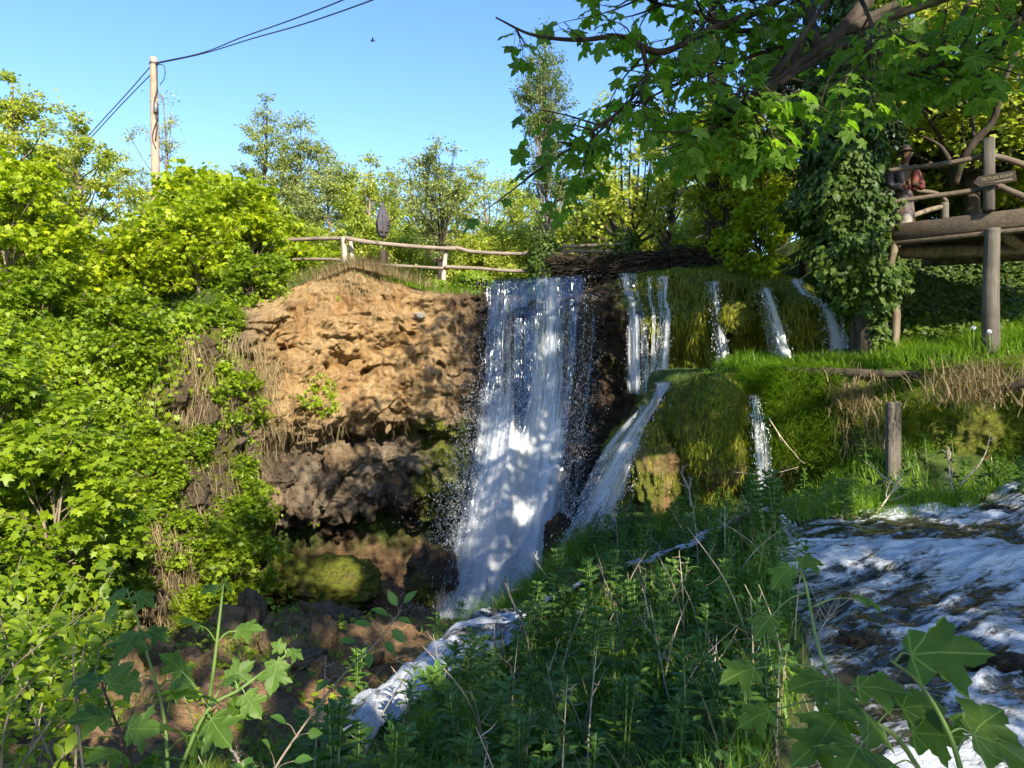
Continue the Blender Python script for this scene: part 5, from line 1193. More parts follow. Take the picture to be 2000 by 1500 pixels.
def hanging(g, p, nn, L, w, rs, out=.25):
    """strands that leave the rock along its normal and fall down it"""
    n = len(p); L = np.broadcast_to(L, (n,))[:, None]; o = unit(nn * np.array([1, 1, .3]) + rs.normal(0, .35, (n, 3)))
    sd = unit(np.cross(o, [0, 0, 1.0]) + rs.normal(0, .1, (n, 3))); w = np.broadcast_to(w, (n,))[:, None] * .5
    a = p; b = p + o * L * out + np.array([0, 0, .05]) * L; c = b + o * L * out * .35 + rs.normal(0, .10, (n, 3)) * L - np.array([0, 0, .45]) * L; d = c + rs.normal(0, .16, (n, 3)) * L - np.array([0, 0, .5]) * L
    V = np.stack([a - sd * w, a + sd * w, b - sd * w, b + sd * w, c - sd * w * .8, c + sd * w * .8, d], 1)
    k = (np.arange(n) * 7)[:, None, None]
    g.add(V.reshape(-1, 3), [(np.array([[0, 1, 3, 2], [2, 3, 5, 4]])[None] + k).reshape(-1, 4), (np.array([[4, 5, 6]])[None] + k).reshape(-1, 3)], np.repeat(rs.rand(n), 7))
g = Geo()
p, nn = cliff_sample(4200, rs, (-9.6, -6.5), (-5.8, 1.2), lambda q: fbm(q * np.array([1.1, 1.1, .5]) + 14, 2) > .12); hanging(g, p, nn, rs.uniform(.2, .75, len(p)), .010, rs, .4)
p, nn = cliff_sample(2600, rs, (-9.2, -6.9), (-6, -1.6)); hanging(g, p, nn, rs.uniform(.15, .6, len(p)), .009, rs, .4)
p, nn = cliff_sample(2000, rs, (-5.4, -3.4), (2.5, 3.4)); hanging(g, p, nn, rs.uniform(.2, .6, len(p)), .010, rs)
p, nn = cliff_sample(900, rs, (-6.6, -3.0), (-1.6, -.9)); hanging(g, p, nn, rs.uniform(.15, .5, len(p)), .012, rs)
n = 3600; x = rs.normal(-4.5, .9, n); y = rs.uniform(19.6, 21.4, n); blades(g, np.stack([x, y, np.maximum(ground_z(x, y), tab(x, [(-6, 2.5), (-5.3, 2.95), (-4.4, 3.3), (-3.4, 3.1), (-2, 2.7)]) - .08)], 1), rs.uniform(.25, .6, n), .014, rs.uniform(.4, 1.3, n), rs)
tag(g.build('dry_grass', M['straw']), kind='stuff')
g = Geo()
n = 9000; x = rs.uniform(-6.2, -.9, n); y = rs.uniform(20.3, 22.5, n); zt_ = np.maximum(ground_z(x, y), tab(x, [(-6, 2.4), (-5.3, 2.9), (-4.4, 3.2), (-3.4, 3.0), (-2, 2.65)]) - .1)
blades(g, np.stack([x, y, zt_], 1), rs.uniform(.15, .42, n), .016, rs.uniform(.2, .9, n), rs)
tag(g.build('rim_grass', M['grass']), kind='stuff')

# ------------------------------------------------------------------ ivy-covered trunk and the dark spruce behind it
iv0 = np.array([5.95, 13.35, 0.3]); ivt = thing('ivy_covered_tree', 'big trunk wrapped in dark glossy ivy left of the viewing deck', 'tree', iv0)
axis_p = smooth_path([P(1702, 700, 13.3), P(1697, 600, 13.35), P(1676, 500, 13.4), P(1648, 390, 13.5), P(1640, 250, 13.6), P(1655, 60, 13.7), P(1665, -200, 13.8)], 60)
g = Geo(); log_tube(g, axis_p[::3], [.36, .30, .28, .26, .24, .2], 14, 3, .18, 50); g.build('trunk', M['bark_dark'], ivt, loc=iv0)
rs = np.random.RandomState(31); g = Geo(); n = 26000
f = rs.beta(1.0, 1.5, n); i = np.clip((f * 59).astype(int), 0, 59); a = rs.uniform(0, 6.28, n)
od = np.stack([np.cos(a), np.sin(a), 0 * a], 1)
wid = tab(f, [(0, .34), (.1, .40), (.18, .60), (.27, .80), (.36, .76), (.44, .86), (.5, .80), (.7, .66), (1, .5)])
bul = 1 + .62 * fbm(np.stack([np.cos(a) * 1.1, np.sin(a) * 1.1, f * 13], 1), 3)
pos = axis_p[i] + od * (wid * bul * (.62 + .4 * rs.rand(n) ** .5))[:, None] + rs.normal(0, .05, (n, 3)) + np.stack([np.where(f < .35, -.06, 0), 0 * f, 0 * f], 1) - od * (np.maximum(od[:, 0], 0) * np.where(f < .3, .22, np.where(f < .6, .42, 0)))[:, None] - od * (np.maximum(-od[:, 0], 0) * .40 * (1 - sstep(.16, .26, f)))[:, None]
leaves(g, L_IVY, pos, rs.normal(0, .35, (n, 3)) - (0, 0, 1) + od * .5, od + rs.normal(0, .45, (n, 3)) + (0, 0, .4), rs.uniform(.06, .15, n), np.clip(.5 + .5 * fbm(pos * 1.3, 2) + rs.normal(0, .22, n), 0, 1))
g.build('ivy', M['ivy'], ivt, loc=iv0)
# leafy branches of the same tree, sunlit, left of the trunk
def spruce(label, base, H, R, n_br, seed, z0=.0, name='spruce_tree'):
    rs = np.random.RandomState(seed); r = thing(name, label, 'tree', base); gt, gl = Geo(), Geo(); base = np.array(base)
    tube(gt, [base, base + (0, 0, H * .5), base + (0, 0, H)], [.2, .13, .02], 9)
    for k in range(n_br):
        h = z0 + (1 - z0) * rs.rand() ** 1.1; a = rs.uniform(0, 6.28); L = R * (1 - h) ** .7 * rs.uniform(.7, 1.1) + .25
        d_ = np.array([math.cos(a), math.sin(a), 0]); b0 = base + np.array([0, 0, h * H])
        s = smooth_path([b0, b0 + d_ * L * .5 + (0, 0, -.12 * L), b0 + d_ * L + (0, 0, -.32 * L)], 12); tube(gt, s, np.linspace(.03, .006, 12), 4, cap=False)
        m = int(46 * L); t_ = rs.beta(1.4, 1, m); p = s[np.clip((t_ * 11).astype(int), 0, 11)]; sd = np.cross(d_, [0, 0, 1.0]) * rs.choice([-1, 1], m)[:, None]
        tl = rs.uniform(.18, .5, m)                                  # hanging side twigs clothed in needles
        e = p + (sd * .55 + d_ * .5)[:, :] * (tl * .6)[:, None] - np.array([0, 0, .75]) * tl[:, None]
        for q in range(6):
            f = rs.rand(m, 1); pp = lerp(p, e, f); leaves(gl, L_DIAMOND, pp, unit(e - p) * .8 + rs.normal(0, .45, (m, 3)), rs.normal(0, 1, (m, 3)) + (0, 0, .4), rs.uniform(.07, .13, m) , rs.rand(m))
    gt.build('trunk', M['bark_dark'], r, loc=base); gl.build('crown', M['conifer'], r, loc=base)
spruce('dark drooping spruce rising behind the ivy-covered trunk', (7.25, 15.9, 1.8), 11.5, 1.7, 80, 41, .22)
spruce('dark spruce behind the left half of the overhanging maple leaves', (5.2, 18.6, 2.4), 12.5, 1.5, 60, 42, .45)
spruce('dark spruce showing above the statue at the top of the picture', (7.1, 17.2, 2.4), 12.0, 1.5, 50, 43, .42)
tree('shaded broadleaf shrub filling the gap left of the ivy-covered trunk', np.array([5.1, 17.6, 2.3]), 5.2, .08, (.1, 5.0, 1.1, .9), 50, .5, 150, L_MAPLE, .11, 'bush', 'bark_dark', 121, group='trees behind the deck', stems=3)
tree('sunlit vine-hung shrub between the willow and the ivy-covered trunk', np.array([5.75, 16.7, 2.0]), 3.6, .06, (.0, 3.5, .8, .7), 40, .42, 150, L_MAPLE, .10, 'bush', 'bark_dark', 122, group='trees behind the deck', stems=3)
g = Geo(); s = smooth_path([P(1862, 360, 15.5), P(1878, 315, 15.2), P(1905, 275, 15), P(1940, 235, 14.8), P(1957, 170, 14.6), P(1990, 90, 14.4)], 24); tube(g, s, np.linspace(.10, .05, 24), 8)
tube(g, smooth_path([P(1868, 345, 15.4), P(1840, 290, 15.5), P(1800, 265, 15.7)], 14), np.linspace(.07, .02, 14), 7); tube(g, smooth_path([s[9], P(1900, 240, 15.2), P(1885, 190, 15.3)], 12), np.linspace(.04, .012, 12), 6)
tag(g.build('bare_branch', M['bark_dark']), 'dark bare curving branch rising behind the deck handrail', 'branch')

# ------------------------------------------------------------------ moss, hanging grass and the green ledge
g = Geo(); gm = Geo()
p, nn = cliff_sample(15000, rs, (2.6, 7.2), (.3, 3.0), lambda q: (q[:, 0] > 3.35 + .35 * rs.randn(len(q))) | (q[:, 2] > 2.35)); hanging(gm, p, nn, rs.uniform(.08, .42, len(p)), .014, rs, .2)
p, nn = ledge_sample(9000, rs, (2.0, 5.0), (-2.2, .35)); hanging(gm, p, nn, rs.uniform(.04, .16, len(p)), .012, rs, .35)
for c_, r_, n_ in ((P(1378, 838, 12.85), (.45, .38, .76), 1900), (P(1280, 905, 13.1), (.38, .36, .72), 1700)):
    u = rand_dirs(n_, rs); u = u[(u[:, 2] > -.25 - .5 * rs.rand(len(u))) & (u[:, 1] < .5)]; hanging(gm, c_ + u * r_, u, rs.uniform(.05, .2, len(u)), .012, rs, .35)
u = rand_dirs(900, rs); u[:, 1] = -np.abs(u[:, 1]); hanging(gm, P(1440, 618, 15.32) + u * (.37, .25, .28), u, rs.uniform(.05, .16, 900), .013, rs, .4)
M['moss'] = leaf_mat('moss_strand', (.12, .13, .01), (.44, .44, .03), .38)
tag(gm.build('moss', M['moss']), kind='stuff')
# long grass hanging over the mound and the right bank
def arch(g, p, nn, L, w, rs):
    blades(g, p, L, w, rs.uniform(.7, 1.7, len(p)), rs, dirs=nn * (1, 1, 0) + rs.normal(0, .45, p.shape) * (1, 1, 0), droop=1.15)
p, nn = ledge_sample(2600, rs, (3.2, 4.1), (-1.6, .25)); k = (fbm(p * 1.4, 2) > -.1) & (np.abs(nn[:, 0]) < .75); arch(g, p[k], nn[k], rs.uniform(.18, .4, k.sum()), .013, rs)
p, nn = ledge_sample(9000, rs, (4.45, 5.75), (-1.5, .5)); arch(g, p, nn, rs.uniform(.22, .5, len(p)), .015, rs)
p, nn = ledge_sample(5500, rs, (6.1, 9.5), (-1.2, .6)); k = fbm(p * 1.2 + 5, 2) > -.15; arch(g, p[k], nn[k], rs.uniform(.12, .36, k.sum()), .013, rs)
n = 26000; x = rs.uniform(4.2, 10, n); y = ledge_y(x) + .15 + rs.beta(1, 1.5, n) * 3.6; k = (y < rim_y(x) - .6) & ~((x < 6.9) & (y > ledge_y(x) + 1.7)); x, y = x[k], y[k]
blades(g, np.stack([x, y, ground_z(x, y)], 1), rs.uniform(.15, .42, len(x)) * (1 + .4 * fbm(np.stack([x, y, 0 * x], 1) * 1.1, 2)), .017, rs.uniform(.2, 1.0, len(x)), rs)
n = 5200; x = rs.uniform(4.8, 10, n); y = rs.uniform(9.5, 12.0, n); k = fbm(np.stack([x, y, 0 * x], 1) * 1.3 + 40, 2) > -.1; x, y = x[k], y[k]; n = len(x); blades(g, np.stack([x, y, ground_z(x, y)], 1), rs.uniform(.12, .34, n), .016, rs.uniform(.2, 1.0, n), rs)
n = 3500; x = rs.uniform(3.0, 7, n); y = rim_y(x) - .55 + rs.uniform(0, .8, n); blades(g, np.stack([x, y, np.full(n, 2.72) - .9 * sstep(5.6, 7, x)], 1), rs.uniform(.08, .22, n), .012, rs.uniform(.4, 1.2, n), rs)
n = 5200; x = rs.uniform(3.6, 9, n); y = 9.05 + .16 * np.maximum(x - 4.2, 0) + rs.beta(1, 1.6, n) * 1.2; blades(g, np.stack([x, y, np.maximum(ground_z(x, y), river_z(x, y) - .05)], 1), rs.uniform(.18, .45, n), .014, rs.uniform(.3, 1.2, n), rs)
tag(g.build('ledge_grass', M['grass']), kind='stuff')
g = Geo(); p, nn = ledge_sample(170, rs, (5.75, 6.2), (-1.0, .25)); hanging(g, p, nn, rs.uniform(.2, .55, len(p)), .011, rs, .4)
n = 650; c = P(1900, 770, 10.3); p = c + rs.normal(0, 1, (n, 3)) * (.32, .2, .12); blades(g, p, rs.uniform(.25, .6, n), .012, rs.uniform(.5, 1.5, n), rs)
n = 350; c = P(1665, 790, 11.7); p = c + rs.normal(0, 1, (n, 3)) * (.16, .1, .12); blades(g, p, rs.uniform(.2, .5, n), .012, rs.uniform(.5, 1.6, n), rs)
tag(g.build('ledge_straw', M['straw']), kind='stuff')
# dark ivy ground under the deck
g = Geo(); n = 9000; x = rs.uniform(6.0, 11, n); y = rs.uniform(12.6, 16, n); k = y > ledge_y(x) + 1.6; x, y = x[k], y[k]; n = len(x)
leaves(g, L_IVY, np.stack([x, y, ground_z(x, y) + rs.uniform(.02, .35, n)], 1), rs.normal(0, .6, (n, 3)) - (0, .3, .3), rs.normal(0, .4, (n, 3)) + (0, -.8, .7), rs.uniform(.06, .13, n), rs.rand(n))
tag(g.build('ground_ivy', M['ivy']), kind='stuff')
# dandelion clocks
for px, py, lab in ((1901, 640, 'left of the two white dandelion clocks in front of the deck post'), (1932, 648, 'right of the two white dandelion clocks, touching the deck post')):
    c = P(px, py, 10.1); r = thing('dandelion_clock', lab, 'dandelion', c, 'dandelion clocks'); g = Geo(); d_ = rand_dirs(60, rs)
    for q in d_: tube(g, [c, c + q * .034], [.0015, .004], 3)
    g.build('seed_head', M['drop'], r, loc=c); g = Geo(); tube(g, [c, c + (.01, 0, -.15), c + (0, 0, -.32)], .004, 4); g.build('stem', M['greenstem'], r, loc=c)

# ------------------------------------------------------------------ the near bank: grass, herbs, dry stalks
def zb_(x, y): return ground_z(x, y)
g = Geo(); n = 42000; y = 2.2 + rs.beta(1.1, 1.2, n) * 10.5; x = bank_x(y) - .25 + rs.beta(1, 1.3, n) * 5.5
k = (x < river_x(y) - .05) & (fbm(np.stack([x, y, 0 * x], 1) * .8 + 3, 3) > -.15) & (y < ledge_y(x) + .2) & ~in_wet(x, y) & (np.abs(y - np.interp(x, [-1.2, .1, 1.1, 2.2, 3.8], [7.9, 8.4, 8.6, 8.2, 8.3])) > .25)
x, y = x[k], y[k]; blades(g, np.stack([x, y, zb_(x, y) - .01], 1), rs.uniform(.10, .34, len(x)), rs.uniform(.006, .013, len(x)), rs.uniform(.2, 1.3, len(x)), rs)
n = 5000; y = rs.uniform(8.2, 12.5, n); x = bank_x(y) + rs.normal(.1, .22, n); blades(g, np.stack([x, y, zb_(x, y) - .01], 1), rs.uniform(.25, .55, n), .012, rs.uniform(.4, 1.3, n), rs, dirs=np.stack([rs.normal(-.6, .6, n), rs.normal(-.4, .5, n), 0 * x], 1))
n = 5000; y = rs.uniform(2.2, 7, n); x = bank_x(y) - rs.uniform(-.3, 1.2, n); blades(g, np.stack([x, y, zb_(x, y) - .01], 1), rs.uniform(.1, .3, n), .009, rs.uniform(.4, 1.3, n), rs)
tag(g.build('bank_grass', M['grass']), kind='stuff')
g = Geo(); n = 22000; y = rs.uniform(2.0, 12.2, n); x = bank_x(y) - .3 + rs.beta(1, 1.2, n) * 5.2; k = (x < river_x(y) - .1) & ~in_wet(x, y) & (fbm(np.stack([x, y, 0 * x], 1) * 1.1 + 8, 3) > -.2) & (y < ledge_y(x))
x, y = x[k], y[k]; n = len(x)
leaves(g, L_OVAL, np.stack([x, y, zb_(x, y) + rs.uniform(.01, .16, n)], 1), rs.normal(0, .8, (n, 3)) * (1, 1, .3), rs.normal(0, .35, (n, 3)) + (0, 0, 1), rs.uniform(.035, .105, n), rs.rand(n))
tag(g.build('ground_cover', M['herb']), kind='stuff')
g = Geo(); n = 3500; y = rs.uniform(2.4, 10, n); x = bank_x(y) + rs.beta(1, 1.2, n) * 4.5; k = x < river_x(y) + .1; x, y = x[k], y[k]
p = np.stack([x, y, zb_(x, y)], 1); k = fbm(p * .9 + 30, 2) > .12; p = p[k]; blades(g, p, rs.uniform(.25, .7, len(p)), .006, rs.uniform(.3, 1.8, len(p)), rs, droop=.8)
tag(g.build('bank_straw', M['straw']), kind='stuff')

HP = []
def herb_proto(k, H, npair, ls, seed, label, pos):
    rs = np.random.RandomState(seed); r = thing('upright_herb', label, 'herb', pos, None); gs, gl = Geo(), Geo()
    ns = 1 + (k % 3)
    for s in range(ns):
        a = rs.uniform(0, 6.28); ln = rs.uniform(.0, .22) * H * (1 if ns > 1 else .5); h = H * rs.uniform(.75, 1.05)
        st = smooth_path([(math.cos(a) * .02 * s, math.sin(a) * .02 * s, -.04), (math.cos(a) * ln * .4, math.sin(a) * ln * .4, h * .5), (math.cos(a) * ln, math.sin(a) * ln, h)], 16)
        tube(gs, st, np.linspace(.0055, .003, 16), 5)
        m = npair
        for q in range(m):
            f = .15 + .83 * (q / (m - 1)) ** .8; c = st[int(f * 15)]; b = q * 1.57 + rs.normal(0, .25)
            size = ls * (1.0 - .35 * abs(f - .65)) * (1 if f < .9 else .75) * rs.uniform(.8, 1.15)
            for w in range(2 if f < .93 else 4):
                bb = b + w * (math.pi if f < .93 else 1.57); up = lerp(.05, .75, f ** 3) + rs.normal(0, .12)
                d_ = np.array([math.cos(bb), math.sin(bb), up]); leaves(gl, L_OVAL if k < 3 else L_LANCE, [c], [d_], [np.array([-d_[0] * up, -d_[1] * up, 1])], [size], rs.uniform(.2, .9))
    gs.build('stem', M['greenstem'], r); gl.build('leaves', M['herb'], r)
    return r
H_SH = 'leafy upright herb with paired leaves in the dense herb bed between stream and mossy ledge'
H_NR = 'dark green upright herb in the shaded tangle on the near bank'
H_ED = 'upright herb at the river edge on the right, partly caught by sun'
herbs = [herb_proto(k, h, m, s, 60 + k, H_NR, (0, 0, 0)) for k, (h, m, s) in enumerate(((.46, 10, .10), (.38, 9, .085), (.55, 12, .10), (.50, 12, .095), (.34, 8, .08)))]
used = set(); cnt = 0; taken = []
def put_herb(x, y, label, group, sc=None):
    global cnt
    k = rs.randint(5); z = float(zb_(x, y)); sc = sc or rs.uniform(.85, 1.5); rz = rs.uniform(0, 6.28)
    if k not in used:
        used.add(k); r = herbs[k]; r.location = (x, y, z); r.rotation_euler = (rs.normal(0, .08), rs.normal(0, .08), rz); r.scale = (sc,) * 3; r['label'] = label; r['group'] = group
    else:
        r = dup(herbs[k], (x, y, z), rz, sc, label, group); r.rotation_euler = (rs.normal(0, .1), rs.normal(0, .1), rz)
def scatter(n, xr, yr, label, group, cond, dmin):
    c = 0
    for _ in range(n * 12):
        x = rs.uniform(*xr); y = rs.uniform(*yr)
        if not cond(x, y) or any((x - a) ** 2 + (y - b) ** 2 < dmin ** 2 for a, b in taken): continue
        taken.append((x, y)); put_herb(x, y, label, group); c += 1
        if c >= n: break
inbank = lambda x, y: not in_wet(x, y) and bank_x(y) + .15 < x < river_x(y) - .08
scatter(95, (1.0, 5.2), (8.9, 12.6), H_SH, 'herbs in the bed below the mossy ledge', lambda x, y: y < ledge_y(x) - .1 and x > bank_x(y) + .5 and not (x > 4.6 and y < 9.6), .16)
scatter(125, (-1.6, 3.2), (3.3, 8.3), H_NR, 'herbs in the shaded tangle on the near bank', inbank, .17)
scatter(14, (1.8, 4.6), (6.5, 9.6), H_ED, 'herbs along the river edge', lambda x, y: -.5 < x - river_x(y) < .15, .2)
scatter(64, (4.4, 8.2), (9.5, 11.6), 'herb on the dark grassy bank above the foaming river at right', 'herbs above the river at right', lambda x, y: True, .2)
scatter(16, (-2.8, -1.2), (3.2, 6.5), 'herb on the edge of the bank at the bottom, left of the low cascade', 'herbs at the bottom edge', lambda x, y: True, .2)
for k in range(9): put_herb(rs.uniform(5.3, 6.5), rs.uniform(10.0, 10.75), 'leafy herb in front of the grey wooden stake', 'herbs in front of the wooden stake', rs.uniform(1.1, 1.5))
# dry stalks
def stalk(label, group, x, y, H, seed, lean):
    r_ = np.random.RandomState(seed); z = float(zb_(x, y)); g = Geo(); b = np.array([x, y, z])
    s = smooth_path([b, b + np.array([lean[0] * .4, lean[1] * .4, H * .55]), b + np.array([lean[0], lean[1], H])], 12); tube(g, s, np.linspace(.0065, .002, 12), 5, cap=False)
    for k in range(r_.randint(2, 6)):
        i = r_.randint(3, 11); d_ = unit(r_.normal(0, 1, 3) + (0, 0, .7)) * r_.uniform(.05, .22) * H; tube(g, [s[i], s[i] + d_ * .6 + (0, 0, -.01), s[i] + d_], [.003, .0022, .0012], 3, cap=False)
    tag(g.build('dry_stalk', M['twig'], loc=b), label, 'stalk', group)
for k in range(80):
    for _ in range(20):
        y = rs.uniform(3.3, 9.2); x = rs.uniform(-1.4, 3.2)
        if inbank(x, y): break
    stalk('thin dry pale stalk standing in the herbs of the near bank', 'dry stalks on the near bank', x, y, rs.uniform(.35, .85), 300 + k, rs.normal(0, .22, 2))
branchlet('pile of pale bent dead stems at the river edge in the middle of the bank', P(1560, 1320, 5.2), P(1640, 1180, 5.5), 51, 26, .008)
branchlet('grey tangle of dead stems by the stream behind the maple sprig', P(1420, 1180, 7.2), P(1500, 1080, 7.5), 52, 26, .009)
branchlet('tall bent dry stem leaning left near the low cascade', P(1330, 1450, 4.6), P(1270, 1180, 5.2), 53, 5, .008)
branchlet('pair of tall dead stems crossing the centre of the bank', P(1430, 1500, 4.3), P(1400, 1240, 4.7), 54, 6, .008)

# rocks: boulders in the gorge, wet stones in the river
def boulder(name, label, c, r, seed, moss=0.1, ochre=.5, wet=.1, cat='boulder', group=None, flat=.7):
    n1, n2 = 110, 70; th = np.linspace(0, 2 * math.pi, n1, endpoint=False); ph = np.linspace(.02, math.pi - .02, n2)
    T, Q = np.meshgrid(th, ph, indexing='ij'); u = np.stack([np.cos(T) * np.sin(Q), np.sin(T) * np.sin(Q), np.cos(Q)], -1)
    k = 1 + .34 * fbm(u * 1.3 + seed * 3.1, 4) + .17 * ridged(u * 2.6 + seed, 4) + .06 * ridged(u * 8 + seed, 3)
    V = np.array(c) + u * k[..., None] * np.array(r) * np.array([1, 1, flat]); idx = np.arange(n1 * n2).reshape(n1, n2)
    F = np.stack([idx[:, :-1], np.roll(idx, -1, 0)[:, :-1], np.roll(idx, -1, 0)[:, 1:], idx[:, 1:]], -1).reshape(-1, 4)[:, ::-1]
    g = Geo(); g.add(V.reshape(-1, 3), F, moss=np.full(n1 * n2, moss), ochre=np.full(n1 * n2, ochre), wet=np.full(n1 * n2, wet)); return tag(g.build(name, M['rock'], loc=np.array(c)), label, cat, group)
def on(px, py, d): return P(px, py, d)
boulder('boulder', 'large dark earthy boulder at the head of the gorge slope', P(620, 1250, 12.6), (.8, .6, .62), 1, .12, .25, .5)
boulder('boulder', 'low brown rock left of the large dark boulder', P(480, 1290, 12.2), (.75, .6, .6), 2, .1, .4, .3)
boulder('boulder', 'orange-brown rock shelf close to the foot of the main waterfall', P(730, 1275, 13.6), (.8, .6, .7), 3, .1, .9, .5)
boulder('boulder', 'mossy sunlit rock hump on the cave floor', P(655, 1150, 17.6), (.85, .7, .75), 4, .75, .6, .2)
boulder('boulder', 'small mossy hump left of the sunlit one in the cave mouth', P(560, 1135, 18.2), (.45, .5, .7), 5, .7, .5, .2)
boulder('boulder', 'brown earthy outcrop low on the slope at the bottom left', P(430, 1430, 8.4), (.9, .8, .6), 6, .2, .7, .1)
boulder('boulder', 'ochre slab of rock in the middle of the gorge slope', P(640, 1380, 9.4), (1.0, .9, .5), 7, .1, .8, .3)
boulder('boulder', 'mossy wet rock splashed by the lower edge of the main waterfall', P(845, 1130, 17.0), (.5, .5, .8), 8, .5, .4, .8)
boulder('boulder', 'smooth dark wet rock between the chute and the main waterfall', P(1100, 1075, 14.4), (.35, .4, .75), 9, .0, .2, 1.0)
boulder('boulder', 'dark mossy rock under the herbs beside the low cascade', P(1045, 1405, 6.7), (.5, .45, .5), 10, .5, .4, .6)
stones = [boulder('loose_stone', 'loose brown stone lying on the earthy slope of the gorge at lower left', (-3.5, 9, -4), (.3, .26, .24), 60 + k, .12 * k, .35 + .2 * k, .3, 'stone', 'loose stones on the gorge slope') for k in range(3)]
c = 0
while c < 46:
    x = rs.uniform(-5.2, -.9); y = rs.uniform(6.5, 16.5)
    if x > bank_x(y) - .5: continue
    o = stones[c] if c < 3 else stones[c % 3].copy()
    if c >= 3: COL.objects.link(o)
    s_ = rs.uniform(.25, 1.15) ** 1.5; o.location = (x, y, float(ground_z(x, y)) + .06 * s_); o.rotation_euler = tuple(rs.uniform(0, 6.3, 3)); o.scale = (s_, s_, s_ * .8); c += 1
g = Geo(); n = 9000; x = rs.uniform(-5.6, -1.2, n); y = rs.uniform(5.2, 13, n); q = np.stack([x, y, 0 * x], 1); k = (x < bank_x(y) - .4) & (fbm(q * .7 + 60, 3) > .12); x, y = x[k], y[k]; n = len(x)
blades(g, np.stack([x, y, ground_z(x, y) - .01], 1), rs.uniform(.06, .24, n), .011, rs.uniform(.4, 1.5, n), rs); tag(g.build('gorge_grass', M['grass']), kind='stuff')
g = Geo(); n = 6000; x = rs.uniform(-5.8, -1.5, n); y = rs.uniform(5.0, 14.5, n); q = np.stack([x, y, 0 * x], 1); k = (x < bank_x(y) - .5) & (fbm(q * .9 + 20, 3) > .2); x, y = x[k], y[k]; n = len(x)
leaves(g, L_IVY, np.stack([x, y, ground_z(x, y) + rs.uniform(.01, .14, n)], 1), rs.normal(0, .8, (n, 3)) * (1, 1, .3), rs.normal(0, .35, (n, 3)) + (0, -.2, 1), rs.uniform(.05, .11, n), rs.rand(n)); tag(g.build('gorge_plants', M['bush_dark']), kind='stuff')
boulder('tufa_dome', 'brown-gold mossy tufa dome with a bare ochre face beside the white slanting chute', P(1280, 930, 13.1), (.36, .34, .74), 21, .56, .85, .1, 'rock', flat=1.0)
boulder('tufa_dome', 'rounded mossy tufa hump just left of the small lit fall', P(1378, 838, 12.85), (.42, .36, .72), 22, .8, .8, .1, 'rock', flat=1.0)
boulder('moss_cushion', 'bright yellow-green moss cushion bulging from the moss wall beside the crooked little fall', P(1440, 618, 15.32), (.36, .24, .36), 16, 1.3, .5, 0, 'moss')
boulder('pale_stone', 'small white stone stuck in the rock face below the cliff edge', P(820, 617, 19.72), (.13, .12, .10), 15, 0, 0, 0, 'stone')
bpy.data.objects['pale_stone'].data.materials[0] = M['whitepaint']
boulder('river_stone', 'grassy dark hummock standing in the river at the right edge', P(1965, 1110, 7.6), (.42, .35, .22), 11, .8, .3, .6, 'stone')
boulder('river_stone', 'black wet stone in the rapids left of the grassy hummock', P(1812, 1098, 7.75), (.14, .13, .11), 12, 0, .1, 1, 'stone')
boulder('river_stone', 'black rock at the top of the rapids by the right edge', P(1958, 1020, 9.2), (.2, .2, .2), 13, 0, .1, 1, 'stone')
boulder('river_stone', 'dark wet rock awash in the middle of the rapids', P(1850, 1235, 5.7), (.16, .14, .11), 17, 0, .2, 1, 'stone')
boulder('river_stone', 'dark rock with foam around it near the right edge of the river', P(1960, 1300, 5.0), (.15, .14, .10), 18, .3, .2, 1, 'stone')
boulder('river_stone', 'low brown rock at the left edge of the river beside the dead stems', P(1690, 1260, 5.4), (.2, .16, .10), 19, .1, .6, .9, 'stone')
boulder('river_stone', 'small black stone behind the broad maple leaf in the river', P(1780, 1180, 6.4), (.12, .1, .09), 20, 0, .1, 1, 'stone')
boulder('river_stone', 'small brown stone breaking the water beside the herbs', P(1660, 1170, 6.6), (.12, .1, .08), 14, 0, .5, 1, 'stone')
g = Geo(); n = 900; c = P(1965, 1092, 7.6); p = c + rs.normal(0, 1, (n, 3)) * (.24, .16, .03); blades(g, p, rs.uniform(.1, .24, n), .008, rs.uniform(.5, 1.6, n), rs, tint=rs.uniform(0, .5, n)); tag(g.build('grass_tuft', M['moss']), 'tuft of olive grass on the hummock in the river', 'grass tuft')

# ------------------------------------------------------------------ the big maple whose limb hangs into the picture from the right, and the trees behind the viewer
mr = np.array([11.2, 5.6, -1.6]); mp = thing('maple_tree', 'large maple reaching in from the top right with dark limbs and broad leaves', 'tree', mr)
gt, gl, gn = Geo(), Geo(), Geo(); rs = np.random.RandomState(77)
fork = np.array([9.8, 5.4, 4.2]); near = None
log_tube(gt, [mr, mr + (-.2, 0, 2.5), fork], [.42, .33, .28], 14, 5, .06, 30)
def limb(pts, r0, r1, n=30, sides=8):
    s = smooth_path(pts, n); tube(gt, s, np.linspace(r0, r1, n), sides); return s
A = smooth_path([fork, np.array([7.2, 4.9, 4.1]), P(1830, -230, 4.9), P(1690, 5, 4.55), P(1600, 95, 4.3), P(1500, 168, 4.1), P(1430, 225, 4.0), P(1370, 262, 3.9)], 60); tube(gt, A, np.interp(np.linspace(0, 1, 60), [0, .2, .4, .55, .7, 1], [.13, .08, .05, .036, .024, .006]), 10)
A_r = np.linspace(.2, .008, 60)
Bm = limb([A[34], P(1560, -10, 4.6), P(1480, 22, 4.4), P(1380, 62, 4.2), P(1290, 102, 4.0), P(1215, 72, 3.9), P(1130, 78, 3.8), P(1040, 68, 3.7), P(968, 34, 3.6)], .035, .004, 44, 6)
Cm = limb([Bm[24], P(1262, 150, 3.9), P(1222, 205, 3.85), P(1160, 255, 3.8), P(1100, 300, 3.75), P(1030, 345, 3.7)], .015, .003, 26, 5)
